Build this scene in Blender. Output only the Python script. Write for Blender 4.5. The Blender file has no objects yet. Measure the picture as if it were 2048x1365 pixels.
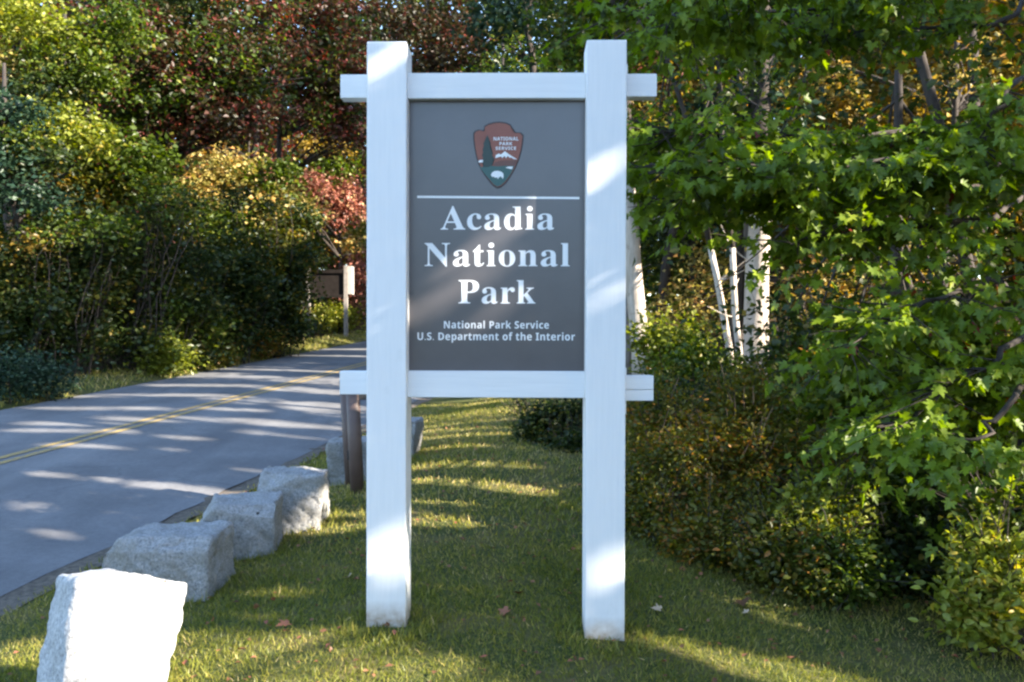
import bpy, bmesh, math, random
import numpy as np
from mathutils import Vector, Matrix, noise as mnoise

# ------------------------------------------------------------------ camera, sky, sun, exposure
scene = bpy.context.scene
COL = scene.collection
F_PX, CX, HY, ZC = 1740.0, 1024.0, 665.0, 1.41      # photograph measures (2048 px wide)

cam_data = bpy.data.cameras.new("camera")
cam_data.sensor_width = 36.0
cam_data.lens = 36.0 * F_PX / 2048.0
cam_data.clip_start, cam_data.clip_end = 0.05, 2000.0
cam_data.dof.use_dof = True
cam_data.dof.focus_distance = 4.3
cam_data.dof.aperture_fstop = 8.0
cam = bpy.data.objects.new("camera", cam_data)
COL.objects.link(cam)
cam.location = (0, 0, ZC)
cam.rotation_euler = (math.radians(90 - 0.576), math.radians(-0.15), 0)
scene.camera = cam

SUN_AZ = math.radians(90 + 23)          # from +Y clockwise: from the right, a little behind the camera
SUN_EL = math.radians(28)
SUN = np.array([math.sin(SUN_AZ) * math.cos(SUN_EL), math.cos(SUN_AZ) * math.cos(SUN_EL), math.sin(SUN_EL)])

world = bpy.data.worlds.new("World")
scene.world = world
world.use_nodes = True
wn = world.node_tree
sky = wn.nodes.new("ShaderNodeTexSky")
sky.sky_type = 'NISHITA'
sky.sun_disc = False
sky.sun_elevation = SUN_EL
sky.sun_rotation = SUN_AZ
sky.air_density, sky.dust_density, sky.ozone_density = 1.0, 0.4, 1.8
wn.links.new(sky.outputs[0], wn.nodes["Background"].inputs[0])
wn.nodes["Background"].inputs[1].default_value = 0.15

sun_data = bpy.data.lights.new("sun", 'SUN')
sun_data.energy = 5.0
sun_data.angle = math.radians(0.53)
sun_data.color = (1.0, 0.90, 0.76)
sun_obj = bpy.data.objects.new("sun", sun_data)
COL.objects.link(sun_obj)
sun_obj.rotation_euler = Vector(-SUN).to_track_quat('-Z', 'Y').to_euler()

scene.view_settings.view_transform = 'Standard'
scene.view_settings.look = 'None'
scene.view_settings.gamma = 1.0
scene.view_settings.exposure = 2.2
cy = scene.cycles
cy.max_bounces, cy.diffuse_bounces, cy.glossy_bounces, cy.transmission_bounces, cy.transparent_max_bounces = 6, 3, 2, 4, 4
cy.use_denoising = True
cy.sample_clamp_indirect = 6.0
cy.pixel_filter_type = 'BLACKMAN_HARRIS'
cy.filter_width = 2.4

R = random.Random(7)
NR = np.random.default_rng(7)


def P(px, py, Y):
    """point at depth Y seen at photograph pixel (px, py)"""
    return np.array([(px - CX) / F_PX * Y, Y, ZC - (py - HY) / F_PX * Y])


# ------------------------------------------------------------------ terrain functions
def road_right(Y):
    return -3.98 + 0.17 * Y + 0.0011 * max(0.0, Y - 30) ** 2
def road_left(Y):
    return road_right(Y) - 5.89
def base_z(Y):
    return -0.49 + 0.0546 * (Y if Y < 55 else 55 + 8 * math.tanh((Y - 55) / 60))
def sstep(a, b, x):
    t = min(1.0, max(0.0, (x - a) / (b - a)))
    return t * t * (3 - 2 * t)
def ground_z(X, Y):
    z = base_z(Y)
    d = X - road_right(Y)
    if d > -2.9:
        z += -0.03 * (1 - sstep(0, 0.25, d)) + 0.265 * sstep(0.05, 2.5, d)
        z -= 0.19 * sstep(2.8, 5.6, d)
        z += 0.9 * sstep(6.5, 26, d)
    else:
        e = road_left(Y) - X
        z += -0.03 * (1 - sstep(0, 0.25, e)) + 0.12 * sstep(0.1, 1.2, e) + 1.4 * sstep(2.0, 20, e)
    off = 0.035 * (1 if d > 0.3 or d < -6.2 else 0)
    if off:
        z += off * mnoise.noise(Vector((X * 0.9, Y * 0.9, 0.3)))
    return z
def G(px, Y, dy=0.0):
    X = (px - CX) / F_PX * Y
    return np.array([X, Y, ground_z(X, Y) + dy])


# ------------------------------------------------------------------ materials
def new_mat(name):
    m = bpy.data.materials.new(name)
    m.use_nodes = True
    nt = m.node_tree
    bs = nt.nodes["Principled BSDF"]
    return m, nt, bs
def N(nt, kind, **kw):
    n = nt.nodes.new(kind)
    for k, v in kw.items():
        if k.startswith("i_"):
            key = k[2:]
            n.inputs[int(key) if key.isdigit() else key].default_value = v
        else:
            setattr(n, k, v)
    return n
def ramp(nt, stops, interp='LINEAR'):
    r = nt.nodes.new("ShaderNodeValToRGB")
    r.color_ramp.interpolation = interp
    e = r.color_ramp.elements
    while len(e) < len(stops):
        e.new(0.5)
    for el, (p, c) in zip(e, stops):
        el.position = p
        el.color = (*c, 1)
    return r
def noise_node(nt, scale, detail=4, rough=0.55, coord=None, dim='3D'):
    n = N(nt, "ShaderNodeTexNoise")
    n.inputs["Scale"].default_value = scale
    n.inputs["Detail"].default_value = detail
    n.inputs["Roughness"].default_value = rough
    if coord is not None:
        nt.links.new(coord, n.inputs["Vector"])
    return n
def mixc(nt, fac, a, b):
    m = N(nt, "ShaderNodeMix", data_type='RGBA')
    for inp, v in ((m.inputs[0], fac), (m.inputs[6], a), (m.inputs[7], b)):
        if hasattr(v, "is_output"):
            nt.links.new(v, inp)
        elif isinstance(v, (int, float)):
            inp.default_value = v
        else:
            inp.default_value = (*v, 1)
    return m.outputs[2]
def bump(nt, bs, height, strength=0.3, dist=0.01):
    b = N(nt, "ShaderNodeBump")
    b.inputs["Strength"].default_value = strength
    b.inputs["Distance"].default_value = dist
    nt.links.new(height, b.inputs["Height"])
    nt.links.new(b.outputs[0], bs.inputs["Normal"])

def foliage_mat(name, stops, transl=0.35, gloss=0.025):
    m = bpy.data.materials.new(name)
    m.use_nodes = True
    nt = m.node_tree
    nt.nodes.clear()
    out = N(nt, "ShaderNodeOutputMaterial")
    at = N(nt, "ShaderNodeAttribute", attribute_name="tint")
    r = ramp(nt, stops)
    nt.links.new(at.outputs["Fac"], r.inputs[0])
    df = N(nt, "ShaderNodeBsdfDiffuse")
    tr = N(nt, "ShaderNodeBsdfTranslucent")
    gl = N(nt, "ShaderNodeBsdfGlossy")
    gl.inputs["Roughness"].default_value = 0.42
    hs = N(nt, "ShaderNodeHueSaturation")
    hs.inputs["Saturation"].default_value = 1.15
    hs.inputs["Value"].default_value = 1.35
    nt.links.new(r.outputs[0], hs.inputs["Color"])
    nt.links.new(r.outputs[0], df.inputs[0])
    nt.links.new(hs.outputs[0], tr.inputs[0])
    m1 = N(nt, "ShaderNodeMixShader")
    m1.inputs[0].default_value = transl
    nt.links.new(df.outputs[0], m1.inputs[1])
    nt.links.new(tr.outputs[0], m1.inputs[2])
    m2 = N(nt, "ShaderNodeMixShader")
    m2.inputs[0].default_value = gloss
    nt.links.new(m1.outputs[0], m2.inputs[1])
    nt.links.new(gl.outputs[0], m2.inputs[2])
    nt.links.new(m2.outputs[0], out.inputs[0])
    return m

FOL = {
    'maple': foliage_mat("maple_leaf", [(0, (.060, .092, .006)), (.35, (.112, .172, .010)), (.75, (.185, .265, .018)), (.93, (.30, .34, .045)), (.965, (.24, .08, .03)), (1, (.28, .03, .03))], .42, .03),
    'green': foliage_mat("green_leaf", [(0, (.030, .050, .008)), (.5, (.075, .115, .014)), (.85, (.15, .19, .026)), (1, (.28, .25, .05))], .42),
    'bright': foliage_mat("yellow_green_leaf", [(0, (.085, .105, .012)), (.5, (.19, .215, .026)), (.9, (.31, .33, .05)), (1, (.42, .34, .06))], .42),
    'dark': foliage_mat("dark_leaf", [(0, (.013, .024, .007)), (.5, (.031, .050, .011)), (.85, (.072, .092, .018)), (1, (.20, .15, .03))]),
    'teal': foliage_mat("blue_green_needle", [(0, (.010, .024, .014)), (.6, (.026, .056, .030)), (1, (.055, .09, .045))], .2),
    'darkred': foliage_mat("dull_red_leaf", [(0, (.026, .024, .010)), (.35, (.055, .048, .016)), (.6, (.085, .036, .022)), (.85, (.125, .030, .024)), (1, (.22, .05, .03))]),
    'red': foliage_mat("salmon_red_leaf", [(0, (.130, .058, .039)), (.35, (.338, .130, .098)), (.7, (.468, .208, .143)), (1, (.546, .390, .195))]),
    'straw': foliage_mat("straw_yellow_leaf", [(0, (.091, .104, .026)), (.4, (.286, .247, .065)), (.75, (.468, .364, .130)), (1, (.572, .286, .078))]),
    'orange': foliage_mat("golden_orange_leaf", [(0, (.07, .055, .014)), (.4, (.22, .145, .028)), (.75, (.38, .25, .05)), (1, (.48, .36, .10))], .45),
    'huckle': foliage_mat("olive_brown_leaf", [(0, (.036, .044, .009)), (.35, (.088, .100, .015)), (.62, (.150, .150, .020)), (.85, (.21, .145, .022)), (1, (.33, .15, .03))], .42),
    'grass': foliage_mat("grass_blade", [(0, (.092, .112, .020)), (.4, (.185, .200, .034)), (.7, (.315, .285, .062)), (.88, (.44, .35, .11)), (1, (.54, .42, .19))], .36, .02),
    'litter': foliage_mat("fallen_leaf_colour", [(0, (.120, .060, .030)), (.4, (.264, .120, .060)), (.7, (.360, .120, .072)), (1, (.480, .360, .240))], .1),
}

def bark_mat(name, a, b, pale=None, scale=14):
    m, nt, bs = new_mat(name)
    co = N(nt, "ShaderNodeTexCoord").outputs["Object"]
    mp = N(nt, "ShaderNodeMapping")
    mp.inputs["Scale"].default_value = (1, 1, 0.22)
    nt.links.new(co, mp.inputs[0])
    n1 = noise_node(nt, scale, 6, .65, mp.outputs[0])
    r = ramp(nt, [(.3, a), (.7, b)])
    nt.links.new(n1.outputs["Fac"], r.inputs[0])
    colr = r.outputs[0]
    if pale:
        n2 = noise_node(nt, 5, 5, .7, co)
        r2 = ramp(nt, [(.60, (0, 0, 0)), (.70, (.8, .8, .8))])
        nt.links.new(n2.outputs["Fac"], r2.inputs[0])
        colr = mixc(nt, r2.outputs[0], colr, pale)
    nt.links.new(colr, bs.inputs["Base Color"])
    bs.inputs["Roughness"].default_value = .9
    bump(nt, bs, n1.outputs["Fac"], .6, .02)
    return m
BARK = bark_mat("dark_bark", (.024, .018, .014), (.062, .048, .038))
BARK_GREY = bark_mat("grey_bark", (.09, .08, .075), (.20, .185, .17))
BARK_PALE = bark_mat("pale_bark", (.36, .30, .24), (.60, .52, .44), pale=(.30, .24, .19))

def white_paint(name="white_painted_wood", stretch=(22, 22, 1.2)):
    m, nt, bs = new_mat(name)
    co = N(nt, "ShaderNodeTexCoord").outputs["Object"]
    mp = N(nt, "ShaderNodeMapping")
    mp.inputs["Scale"].default_value = stretch
    nt.links.new(co, mp.inputs[0])
    grain = noise_node(nt, 3.0, 6, .6, mp.outputs[0])
    stain = noise_node(nt, 3.2, 6, .68, co)
    r1 = ramp(nt, [(.24, (.60, .60, .585)), (.31, (.765, .77, .77)), (.7, (.82, .82, .815))])
    nt.links.new(grain.outputs["Fac"], r1.inputs[0])
    r2 = ramp(nt, [(.60, (0, 0, 0)), (.80, (.35, .35, .35))])
    nt.links.new(stain.outputs["Fac"], r2.inputs[0])
    c = mixc(nt, r2.outputs[0], r1.outputs[0], (.50, .50, .47))
    # soil splash on the foot of the post: bare, brownish wood in the last few centimetres
    sx = N(nt, "ShaderNodeSeparateXYZ")
    nt.links.new(co, sx.inputs[0])
    mr = N(nt, "ShaderNodeMapRange")
    mr.inputs[1].default_value, mr.inputs[2].default_value = 0.13, 0.035
    nt.links.new(sx.outputs[2], mr.inputs[0])
    sp = noise_node(nt, 26, 4, .6, co)
    mu = N(nt, "ShaderNodeMath", operation='MULTIPLY')
    nt.links.new(mr.outputs[0], mu.inputs[0])
    nt.links.new(sp.outputs["Fac"], mu.inputs[1])
    mu2 = N(nt, "ShaderNodeMath", operation='MULTIPLY', use_clamp=True)
    mu2.inputs[1].default_value = 1.5
    nt.links.new(mu.outputs[0], mu2.inputs[0])
    c = mixc(nt, mu2.outputs[0], c, (.36, .27, .18))
    nt.links.new(c, bs.inputs["Base Color"])
    bs.inputs["Roughness"].default_value = .55
    bump(nt, bs, grain.outputs["Fac"], .22, .004)
    return m
WHITE = white_paint()
WHITE_RAIL = white_paint("white_painted_rail", (1.2, 22, 22))

def simple(name, col, rough=.6, var=0.12, scale=8, metal=0, bumpk=0.0):
    m, nt, bs = new_mat(name)
    co = N(nt, "ShaderNodeTexCoord").outputs["Object"]
    n = noise_node(nt, scale, 5, .6, co)
    lo = tuple(c * (1 - var) for c in col)
    hi = tuple(min(1, c * (1 + var)) for c in col)
    r = ramp(nt, [(.3, lo), (.7, hi)])
    nt.links.new(n.outputs["Fac"], r.inputs[0])
    nt.links.new(r.outputs[0], bs.inputs["Base Color"])
    bs.inputs["Roughness"].default_value = rough
    bs.inputs["Metallic"].default_value = metal
    if bumpk:
        bump(nt, bs, n.outputs["Fac"], bumpk, .004)
    return m
PANEL = simple("brown_sign_face", (.082, .075, .080), .30, .10, 5)
PANEL.node_tree.nodes["Principled BSDF"].inputs["IOR"].default_value = 1.65
LETTER = simple("white_lettering", (.84, .84, .83), .5, .02)
BROWN_STEEL = simple("brown_painted_steel", (.105, .068, .055), .5, .15, 9, 0, .1)
DARK_STEEL = simple("dark_steel", (.03, .028, .027), .5)
WEATHERED = simple("weathered_grey_wood", (.26, .23, .20), .85, .25, 10, 0, .3)
SUNLIT_WOOD = simple("sunlit_weathered_wood", (.42, .39, .35), .8, .15, 10, 0, .2)  # post wood lightened to stand for the sun on it
SIGN_BACK = simple("dark_brown_board", (.022, .018, .016), .75, .25, 6)
SIGN_BACK.node_tree.nodes["Principled BSDF"].inputs["Specular IOR Level"].default_value = .03
EM_BROWN = simple("emblem_rust_brown", (.27, .090, .060), .5, .08)
EM_EDGE = simple("emblem_dark_edge", (.035, .024, .024), .5)
EM_GREEN = simple("emblem_green", (.045, .115, .105), .5, .08)
EM_TREE = simple("emblem_tree_green", (.030, .055, .048), .5, .08)
EM_HILL = simple("emblem_hill_brown", (.15, .065, .05), .5, .08)

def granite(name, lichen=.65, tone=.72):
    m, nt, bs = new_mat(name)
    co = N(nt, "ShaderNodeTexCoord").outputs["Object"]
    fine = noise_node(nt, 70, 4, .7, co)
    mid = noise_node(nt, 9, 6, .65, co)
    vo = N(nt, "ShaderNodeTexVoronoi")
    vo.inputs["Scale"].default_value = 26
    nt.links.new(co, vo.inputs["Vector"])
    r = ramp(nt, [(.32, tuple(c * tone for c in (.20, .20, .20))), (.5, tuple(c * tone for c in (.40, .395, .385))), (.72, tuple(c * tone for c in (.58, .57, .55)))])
    nt.links.new(fine.outputs["Fac"], r.inputs[0])
    r2 = ramp(nt, [(.46, (0, 0, 0)), (.66, (1, 1, 1))])
    nt.links.new(mid.outputs["Fac"], r2.inputs[0])
    mm = N(nt, "ShaderNodeMath", operation='MULTIPLY')
    mm.inputs[1].default_value = lichen
    nt.links.new(r2.outputs[0], mm.inputs[0])
    c = mixc(nt, mm.outputs[0], r.outputs[0], (.21, .195, .16))
    # dark speckles of lichen
    r3 = ramp(nt, [(.06, (1, 1, 1)), (.14, (0, 0, 0))])
    nt.links.new(vo.outputs["Distance"], r3.inputs[0])
    m3 = N(nt, "ShaderNodeMath", operation='MULTIPLY')
    m3.inputs[1].default_value = .55
    nt.links.new(r3.outputs[0], m3.inputs[0])
    c = mixc(nt, m3.outputs[0], c, (.09, .085, .08))
    nt.links.new(c, bs.inputs["Base Color"])
    bs.inputs["Roughness"].default_value = .9
    ad = N(nt, "ShaderNodeMath", operation='ADD')
    nt.links.new(fine.outputs["Fac"], ad.inputs[0])
    nt.links.new(mid.outputs["Fac"], ad.inputs[1])
    bump(nt, bs, ad.outputs[0], .5, .012)
    return m
GRANITE = granite("grey_granite")
GRANITE_SUNLIT = granite("sunlit_granite", .30, 1.12)  # lighter copy of the granite, with sunlight put into its tone

def asphalt():
    m, nt, bs = new_mat("worn_asphalt")
    co = N(nt, "ShaderNodeTexCoord").outputs["Object"]
    fine = noise_node(nt, 160, 3, .7, co)
    big = noise_node(nt, .9, 6, .6, co)
    mp = N(nt, "ShaderNodeMapping")
    mp.inputs["Rotation"].default_value = (0, 0, math.radians(9.7))
    mp.inputs["Scale"].default_value = (1.6, .08, 1)
    nt.links.new(co, mp.inputs[0])
    track = noise_node(nt, 1.4, 4, .5, mp.outputs[0])
    r = ramp(nt, [(.3, (.125, .125, .13)), (.7, (.215, .212, .21))])
    nt.links.new(fine.outputs["Fac"], r.inputs[0])
    r2 = ramp(nt, [(.38, (.80, .80, .80)), (.62, (1.08, 1.08, 1.08))])
    nt.links.new(big.outputs["Fac"], r2.inputs[0])
    gr = noise_node(nt, 22, 6, .75, co)
    r5 = ramp(nt, [(.35, (.86, .86, .86)), (.65, (1.12, 1.12, 1.12))])
    nt.links.new(gr.outputs["Fac"], r5.inputs[0])
    r4 = ramp(nt, [(.35, (.84, .84, .85)), (.65, (1.06, 1.06, 1.05))])
    nt.links.new(track.outputs["Fac"], r4.inputs[0])
    mx = N(nt, "ShaderNodeMix", data_type='RGBA', blend_type='MULTIPLY')
    mx.inputs[0].default_value = 1
    nt.links.new(r.outputs[0], mx.inputs[6]); nt.links.new(r2.outputs[0], mx.inputs[7])
    mx2 = N(nt, "ShaderNodeMix", data_type='RGBA', blend_type='MULTIPLY')
    mx2.inputs[0].default_value = 1
    nt.links.new(mx.outputs[2], mx2.inputs[6]); nt.links.new(r4.outputs[0], mx2.inputs[7])
    mx3 = N(nt, "ShaderNodeMix", data_type='RGBA', blend_type='MULTIPLY')
    mx3.inputs[0].default_value = 1
    nt.links.new(mx2.outputs[2], mx3.inputs[6]); nt.links.new(r5.outputs[0], mx3.inputs[7])
    # tar-filled cracks
    wv = noise_node(nt, 1.1, 5, .6, co)
    vo = N(nt, "ShaderNodeTexVoronoi", feature='DISTANCE_TO_EDGE')
    vo.inputs["Scale"].default_value = .42
    va = N(nt, "ShaderNodeVectorMath", operation='ADD')
    nt.links.new(co, va.inputs[0]); nt.links.new(wv.outputs["Color"], va.inputs[1])
    nt.links.new(va.outputs[0], vo.inputs["Vector"])
    r3 = ramp(nt, [(.003, (.28, .28, .28)), (.010, (0, 0, 0))])
    nt.links.new(vo.outputs["Distance"], r3.inputs[0])
    c = mixc(nt, r3.outputs[0], mx3.outputs[2], (.05, .05, .052))
    nt.links.new(c, bs.inputs["Base Color"])
    bs.inputs["Roughness"].default_value = .82
    bump(nt, bs, fine.outputs["Fac"], .35, .004)
    return m
ASPHALT = asphalt()

def yellow_paint():
    m, nt, bs = new_mat("worn_yellow_paint")
    co = N(nt, "ShaderNodeTexCoord").outputs["Object"]
    n = noise_node(nt, 34, 5, .7, co)
    r = ramp(nt, [(.42, (.17, .158, .14)), (.53, (.42, .28, .075)), (.8, (.50, .34, .10))])
    nt.links.new(n.outputs["Fac"], r.inputs[0])
    nt.links.new(r.outputs[0], bs.inputs["Base Color"])
    bs.inputs["Roughness"].default_value = .75
    return m
YELLOW = yellow_paint()

def ground_mat():
    m, nt, bs = new_mat("turf_and_leaf_litter")
    co = N(nt, "ShaderNodeTexCoord").outputs["Object"]
    at = N(nt, "ShaderNodeAttribute", attribute_name="zone")     # 1 lawn, 0 woodland floor
    a = noise_node(nt, 45, 5, .7, co)
    b = noise_node(nt, 2.2, 5, .6, co)
    turf = ramp(nt, [(.3, (.030, .044, .014)), (.5, (.080, .095, .030)), (.72, (.18, .165, .065))])
    nt.links.new(a.outputs["Fac"], turf.inputs[0])
    straw = ramp(nt, [(.46, (0, 0, 0)), (.66, (.65, .65, .65))])
    nt.links.new(b.outputs["Fac"], straw.inputs[0])
    t2 = mixc(nt, straw.outputs[0], turf.outputs[0], (.20, .155, .070))
    lit = ramp(nt, [(.3, (.022, .015, .009)), (.5, (.055, .036, .018)), (.7, (.12, .07, .03))])
    nt.links.new(a.outputs["Fac"], lit.inputs[0])
    c = mixc(nt, at.outputs["Fac"], lit.outputs[0], t2)
    nt.links.new(c, bs.inputs["Base Color"])
    bs.inputs["Roughness"].default_value = 1
    bs.inputs["Specular IOR Level"].default_value = .1
    bump(nt, bs, a.outputs["Fac"], .9, .03)
    return m
GROUND = ground_mat()
DIRT = simple("road_edge_dirt", (.11, .088, .066), 1, .5, 24, 0, .6)


# ------------------------------------------------------------------ object helpers
def link(o, parent=None):
    COL.objects.link(o)
    if parent is not None:
        o.parent = parent
    return o
def tag(o, label=None, cat=None, group=None, kind=None):
    if label: o["label"] = label
    if cat: o["category"] = cat
    if group: o["group"] = group
    if kind: o["kind"] = kind
    return o
def empty(name, loc, rz=0.0):
    o = bpy.data.objects.new(name, None)
    o.location = tuple(float(v) for v in loc)
    o.rotation_euler = (0, 0, rz)
    o.empty_display_size = .1
    return link(o)
def np_mesh(name, verts, tris, mat, tint=None, smooth=False):
    me = bpy.data.meshes.new(name)
    nv, nf = len(verts), len(tris)
    me.vertices.add(nv)
    me.vertices.foreach_set("co", np.ascontiguousarray(verts, dtype=np.float32).ravel())
    me.loops.add(nf * 3)
    me.loops.foreach_set("vertex_index", np.ascontiguousarray(tris, dtype=np.int32).ravel())
    me.polygons.add(nf)
    me.polygons.foreach_set("loop_start", np.arange(0, nf * 3, 3, dtype=np.int32))
    if smooth:
        me.polygons.foreach_set("use_smooth", np.ones(nf, dtype=bool))
    if tint is not None:
        at = me.attributes.new("tint", 'FLOAT', 'POINT')
        at.data.foreach_set("value", np.ascontiguousarray(tint, dtype=np.float32))
    me.materials.append(mat)
    me.update(calc_edges=True)
    return me
def np_obj(name, verts, tris, mat, parent=None, tint=None, smooth=False):
    v = np.asarray(verts, dtype=np.float64)
    if parent is not None:
        v = v - np.array(parent.location)          # parents carry no rotation when this is used
    return link(bpy.data.objects.new(name, np_mesh(name, v, tris, mat, tint, smooth)), parent)
def bm_obj(name, bm, mat, parent=None, smooth=False):
    me = bpy.data.meshes.new(name)
    bm.to_mesh(me); bm.free()
    for m in (mat if isinstance(mat, (list, tuple)) else [mat]):
        me.materials.append(m)
    if smooth:
        for p in me.polygons: p.use_smooth = True
    return link(bpy.data.objects.new(name, me), parent)
def box_bm(x0, x1, y0, y1, z0, z1, bev=.004, seg=2):
    bm = bmesh.new()
    bmesh.ops.create_cube(bm, size=1)
    for v in bm.verts:
        v.co = Vector(((x0 + x1) / 2 + v.co.x * (x1 - x0), (y0 + y1) / 2 + v.co.y * (y1 - y0), (z0 + z1) / 2 + v.co.z * (z1 - z0)))
    if bev:
        bmesh.ops.bevel(bm, geom=bm.edges[:], offset=bev, segments=seg, profile=.6, affect='EDGES')
    return bm

class Tubes:
    """collects tapered tubes into one mesh"""
    def __init__(self): self.v, self.f, self.n = [], [], 0
    def add(self, pts, radii, k=7, cap=True):
        pts = np.asarray(pts, float)
        m = len(pts)
        t = np.gradient(pts, axis=0)
        t /= np.linalg.norm(t, axis=1)[:, None] + 1e-9
        ref = np.array([1., 0, 0]) if abs(t[0][0]) < .8 else np.array([0, 1., 0])
        a = np.linspace(0, 2 * np.pi, k, endpoint=False)
        rings = []
        for i in range(m):
            u = np.cross(t[i], ref); u /= np.linalg.norm(u) + 1e-9
            w = np.cross(t[i], u)
            rr = radii[i] * (1 + .06 * np.sin(3 * a + i * 1.3))
            rings.append(pts[i] + rr[:, None] * (np.cos(a)[:, None] * u + np.sin(a)[:, None] * w))
        self.v.append(np.concatenate(rings))
        i = np.arange(k); j = (i + 1) % k
        for r in range(m - 1):
            o = self.n + r * k
            self.f.append(np.stack([o + i, o + j, o + k + j], 1))
            self.f.append(np.stack([o + i, o + k + j, o + k + i], 1))
        if cap:
            o = self.n + (m - 1) * k
            self.f.append(np.stack([np.full(k - 2, o), o + i[1:-1], o + i[2:]], 1))
            o = self.n
            self.f.append(np.stack([np.full(k - 2, o), o + i[2:], o + i[1:-1]], 1))
        self.n += m * k
    def build(self, name, mat, parent=None):
        if not self.v: return None
        return np_obj(name, np.concatenate(self.v), np.concatenate(self.f), mat, parent, smooth=True)

# leaf templates: x across, y along, z fold
T_RHOMB = (np.array([[0, 0, 0], [-.33, .45, .10], [0, 1, 0], [.33, .45, .10]]), np.array([[0, 2, 1], [0, 3, 2]]))
T_OVAL = (np.array([[0, 0, 0], [-.24, .28, .07], [-.24, .62, .07], [0, 1, -.05], [.24, .62, .07], [.24, .28, .07]]),
          np.array([[0, 3, 2], [0, 2, 1], [0, 5, 4], [0, 4, 3]]))
T_NEEDLE = (np.array([[-.06, 0, 0], [.06, 0, 0], [0, 1, 0]]), np.array([[0, 1, 2]]))
_half = [(.05, .10), (.20, -.06), (.40, .05), (.46, .16), (.30, .26), (.44, .42), (.58, .62), (.40, .58), (.20, .52), (.24, .74), (.12, .80)]
_out = [(0, .06)] + _half + [(0, 1.05)] + [(-x, y) for x, y in reversed(_half)]
_mv = [(0, .36, -.02)] + [(x, y, .10 * abs(x) / .5 - .06 * max(0, y - .6)) for x, y in _out]
T_MAPLE = (np.array(_mv), np.array([[0, 1 + (i + 1) % len(_out), 1 + i] for i in range(len(_out))]))

def leaf_arrays(c, d, n, size, tint, T):
    d = d / (np.linalg.norm(d, axis=1)[:, None] + 1e-9)
    n = n - (n * d).sum(1)[:, None] * d
    n = n / (np.linalg.norm(n, axis=1)[:, None] + 1e-9)
    s = np.cross(d, n)
    tv, tf = T
    k = len(tv)
    curl = (.2 + 2.6 * NR.random(len(c)))[:, None, None]
    wide = (.78 + .40 * NR.random(len(c)))[:, None, None]
    v = c[:, None, :] + size[:, None, None] * (wide * tv[None, :, 0, None] * s[:, None, :] + tv[None, :, 1, None] * d[:, None, :] + curl * tv[None, :, 2, None] * n[:, None, :])
    f = tf[None, :, :] + (np.arange(len(c)) * k)[:, None, None]
    return v.reshape(-1, 3), f.reshape(-1, 3), np.repeat(tint, k)

# ------------------------------------------------------------------ gaps cut into the crowns to place sun patches
GAPS = []      # (point, radius, start distance)
def gap(p, r, t0=.4): GAPS.append((np.asarray(p, float), r, t0))
def gap_line(a, b, r, n=6, t0=.4):
    a, b = np.asarray(a, float), np.asarray(b, float)
    for i in range(n): gap(a + (b - a) * i / max(1, n - 1), r, t0)
def keep_mask(c, s=None):
    """False for leaves standing in one of the gaps"""
    k = np.ones(len(c), bool)
    for p, r, t0 in GAPS:
        q = c - p
        t = q @ SUN
        d2 = (q * q).sum(1) - t * t
        rr = r if s is None else r + .30 * s
        k &= ~((t > t0) & (d2 < rr * rr))
    return k

def clumps(cent, rad, n_cl, rng, shell=.55, flat=.75):
    """clump centres spread through an ellipsoid, more of them towards its skin"""
    u = rng.normal(size=(n_cl, 3)); u /= np.linalg.norm(u, axis=1)[:, None]
    r = (shell + (1 - shell) * rng.random(n_cl)) * rng.random(n_cl) ** .25
    return np.asarray(cent) + u * r[:, None] * np.asarray(rad)
def leaves_for(cl, per, spread, size, rng, droop=.35, flat=.6, tint_c=None, tint_j=.22, base=.5):
    """leaves scattered about clump centres"""
    n = len(cl) * per
    c = np.repeat(cl, per, axis=0)
    off = rng.normal(size=(n, 3)) * spread
    off[:, 2] *= flat
    c = c + off
    tc = rng.normal(base, .16, len(cl)) if tint_c is None else tint_c
    tint = np.clip(np.repeat(tc, per) + rng.normal(0, tint_j, n), 0, 1)
    d = rng.normal(size=(n, 3)); d[:, 2] = d[:, 2] * .5 - droop
    nn = rng.normal(size=(n, 3)) * .65; nn[:, 2] += .75
    s = size * (.65 + .7 * rng.random(n))
    return c, d, nn, s, tint

def crown_obj(name, parts, mat, T, parent, carve=True):
    c = np.concatenate([p[0] for p in parts]); d = np.concatenate([p[1] for p in parts]); n = np.concatenate([p[2] for p in parts])
    s = np.concatenate([p[3] for p in parts]); t = np.concatenate([p[4] for p in parts])
    if carve:
        k = keep_mask(c + d / (np.linalg.norm(d, axis=1)[:, None] + 1e-9) * s[:, None] * .5, s)
        c, d, n, s, t = c[k], d[k], n[k], s[k], t[k]
    v, f, ti = leaf_arrays(c, d, n, s, t, T)
    return np_obj(name, v, f, mat, parent, ti)

def wiggle_line(a, b, n, amp, rng, sag=0.0):
    a, b = np.asarray(a, float), np.asarray(b, float)
    t = np.linspace(0, 1, n)
    p = a + (b - a) * t[:, None]
    w = rng.normal(size=(n, 3)) * amp
    w = np.cumsum(w, axis=0); w -= w[0] + (w[-1] - w[0]) * t[:, None]
    p += w
    p[:, 2] += sag * 4 * t * (1 - t)
    return p

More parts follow.
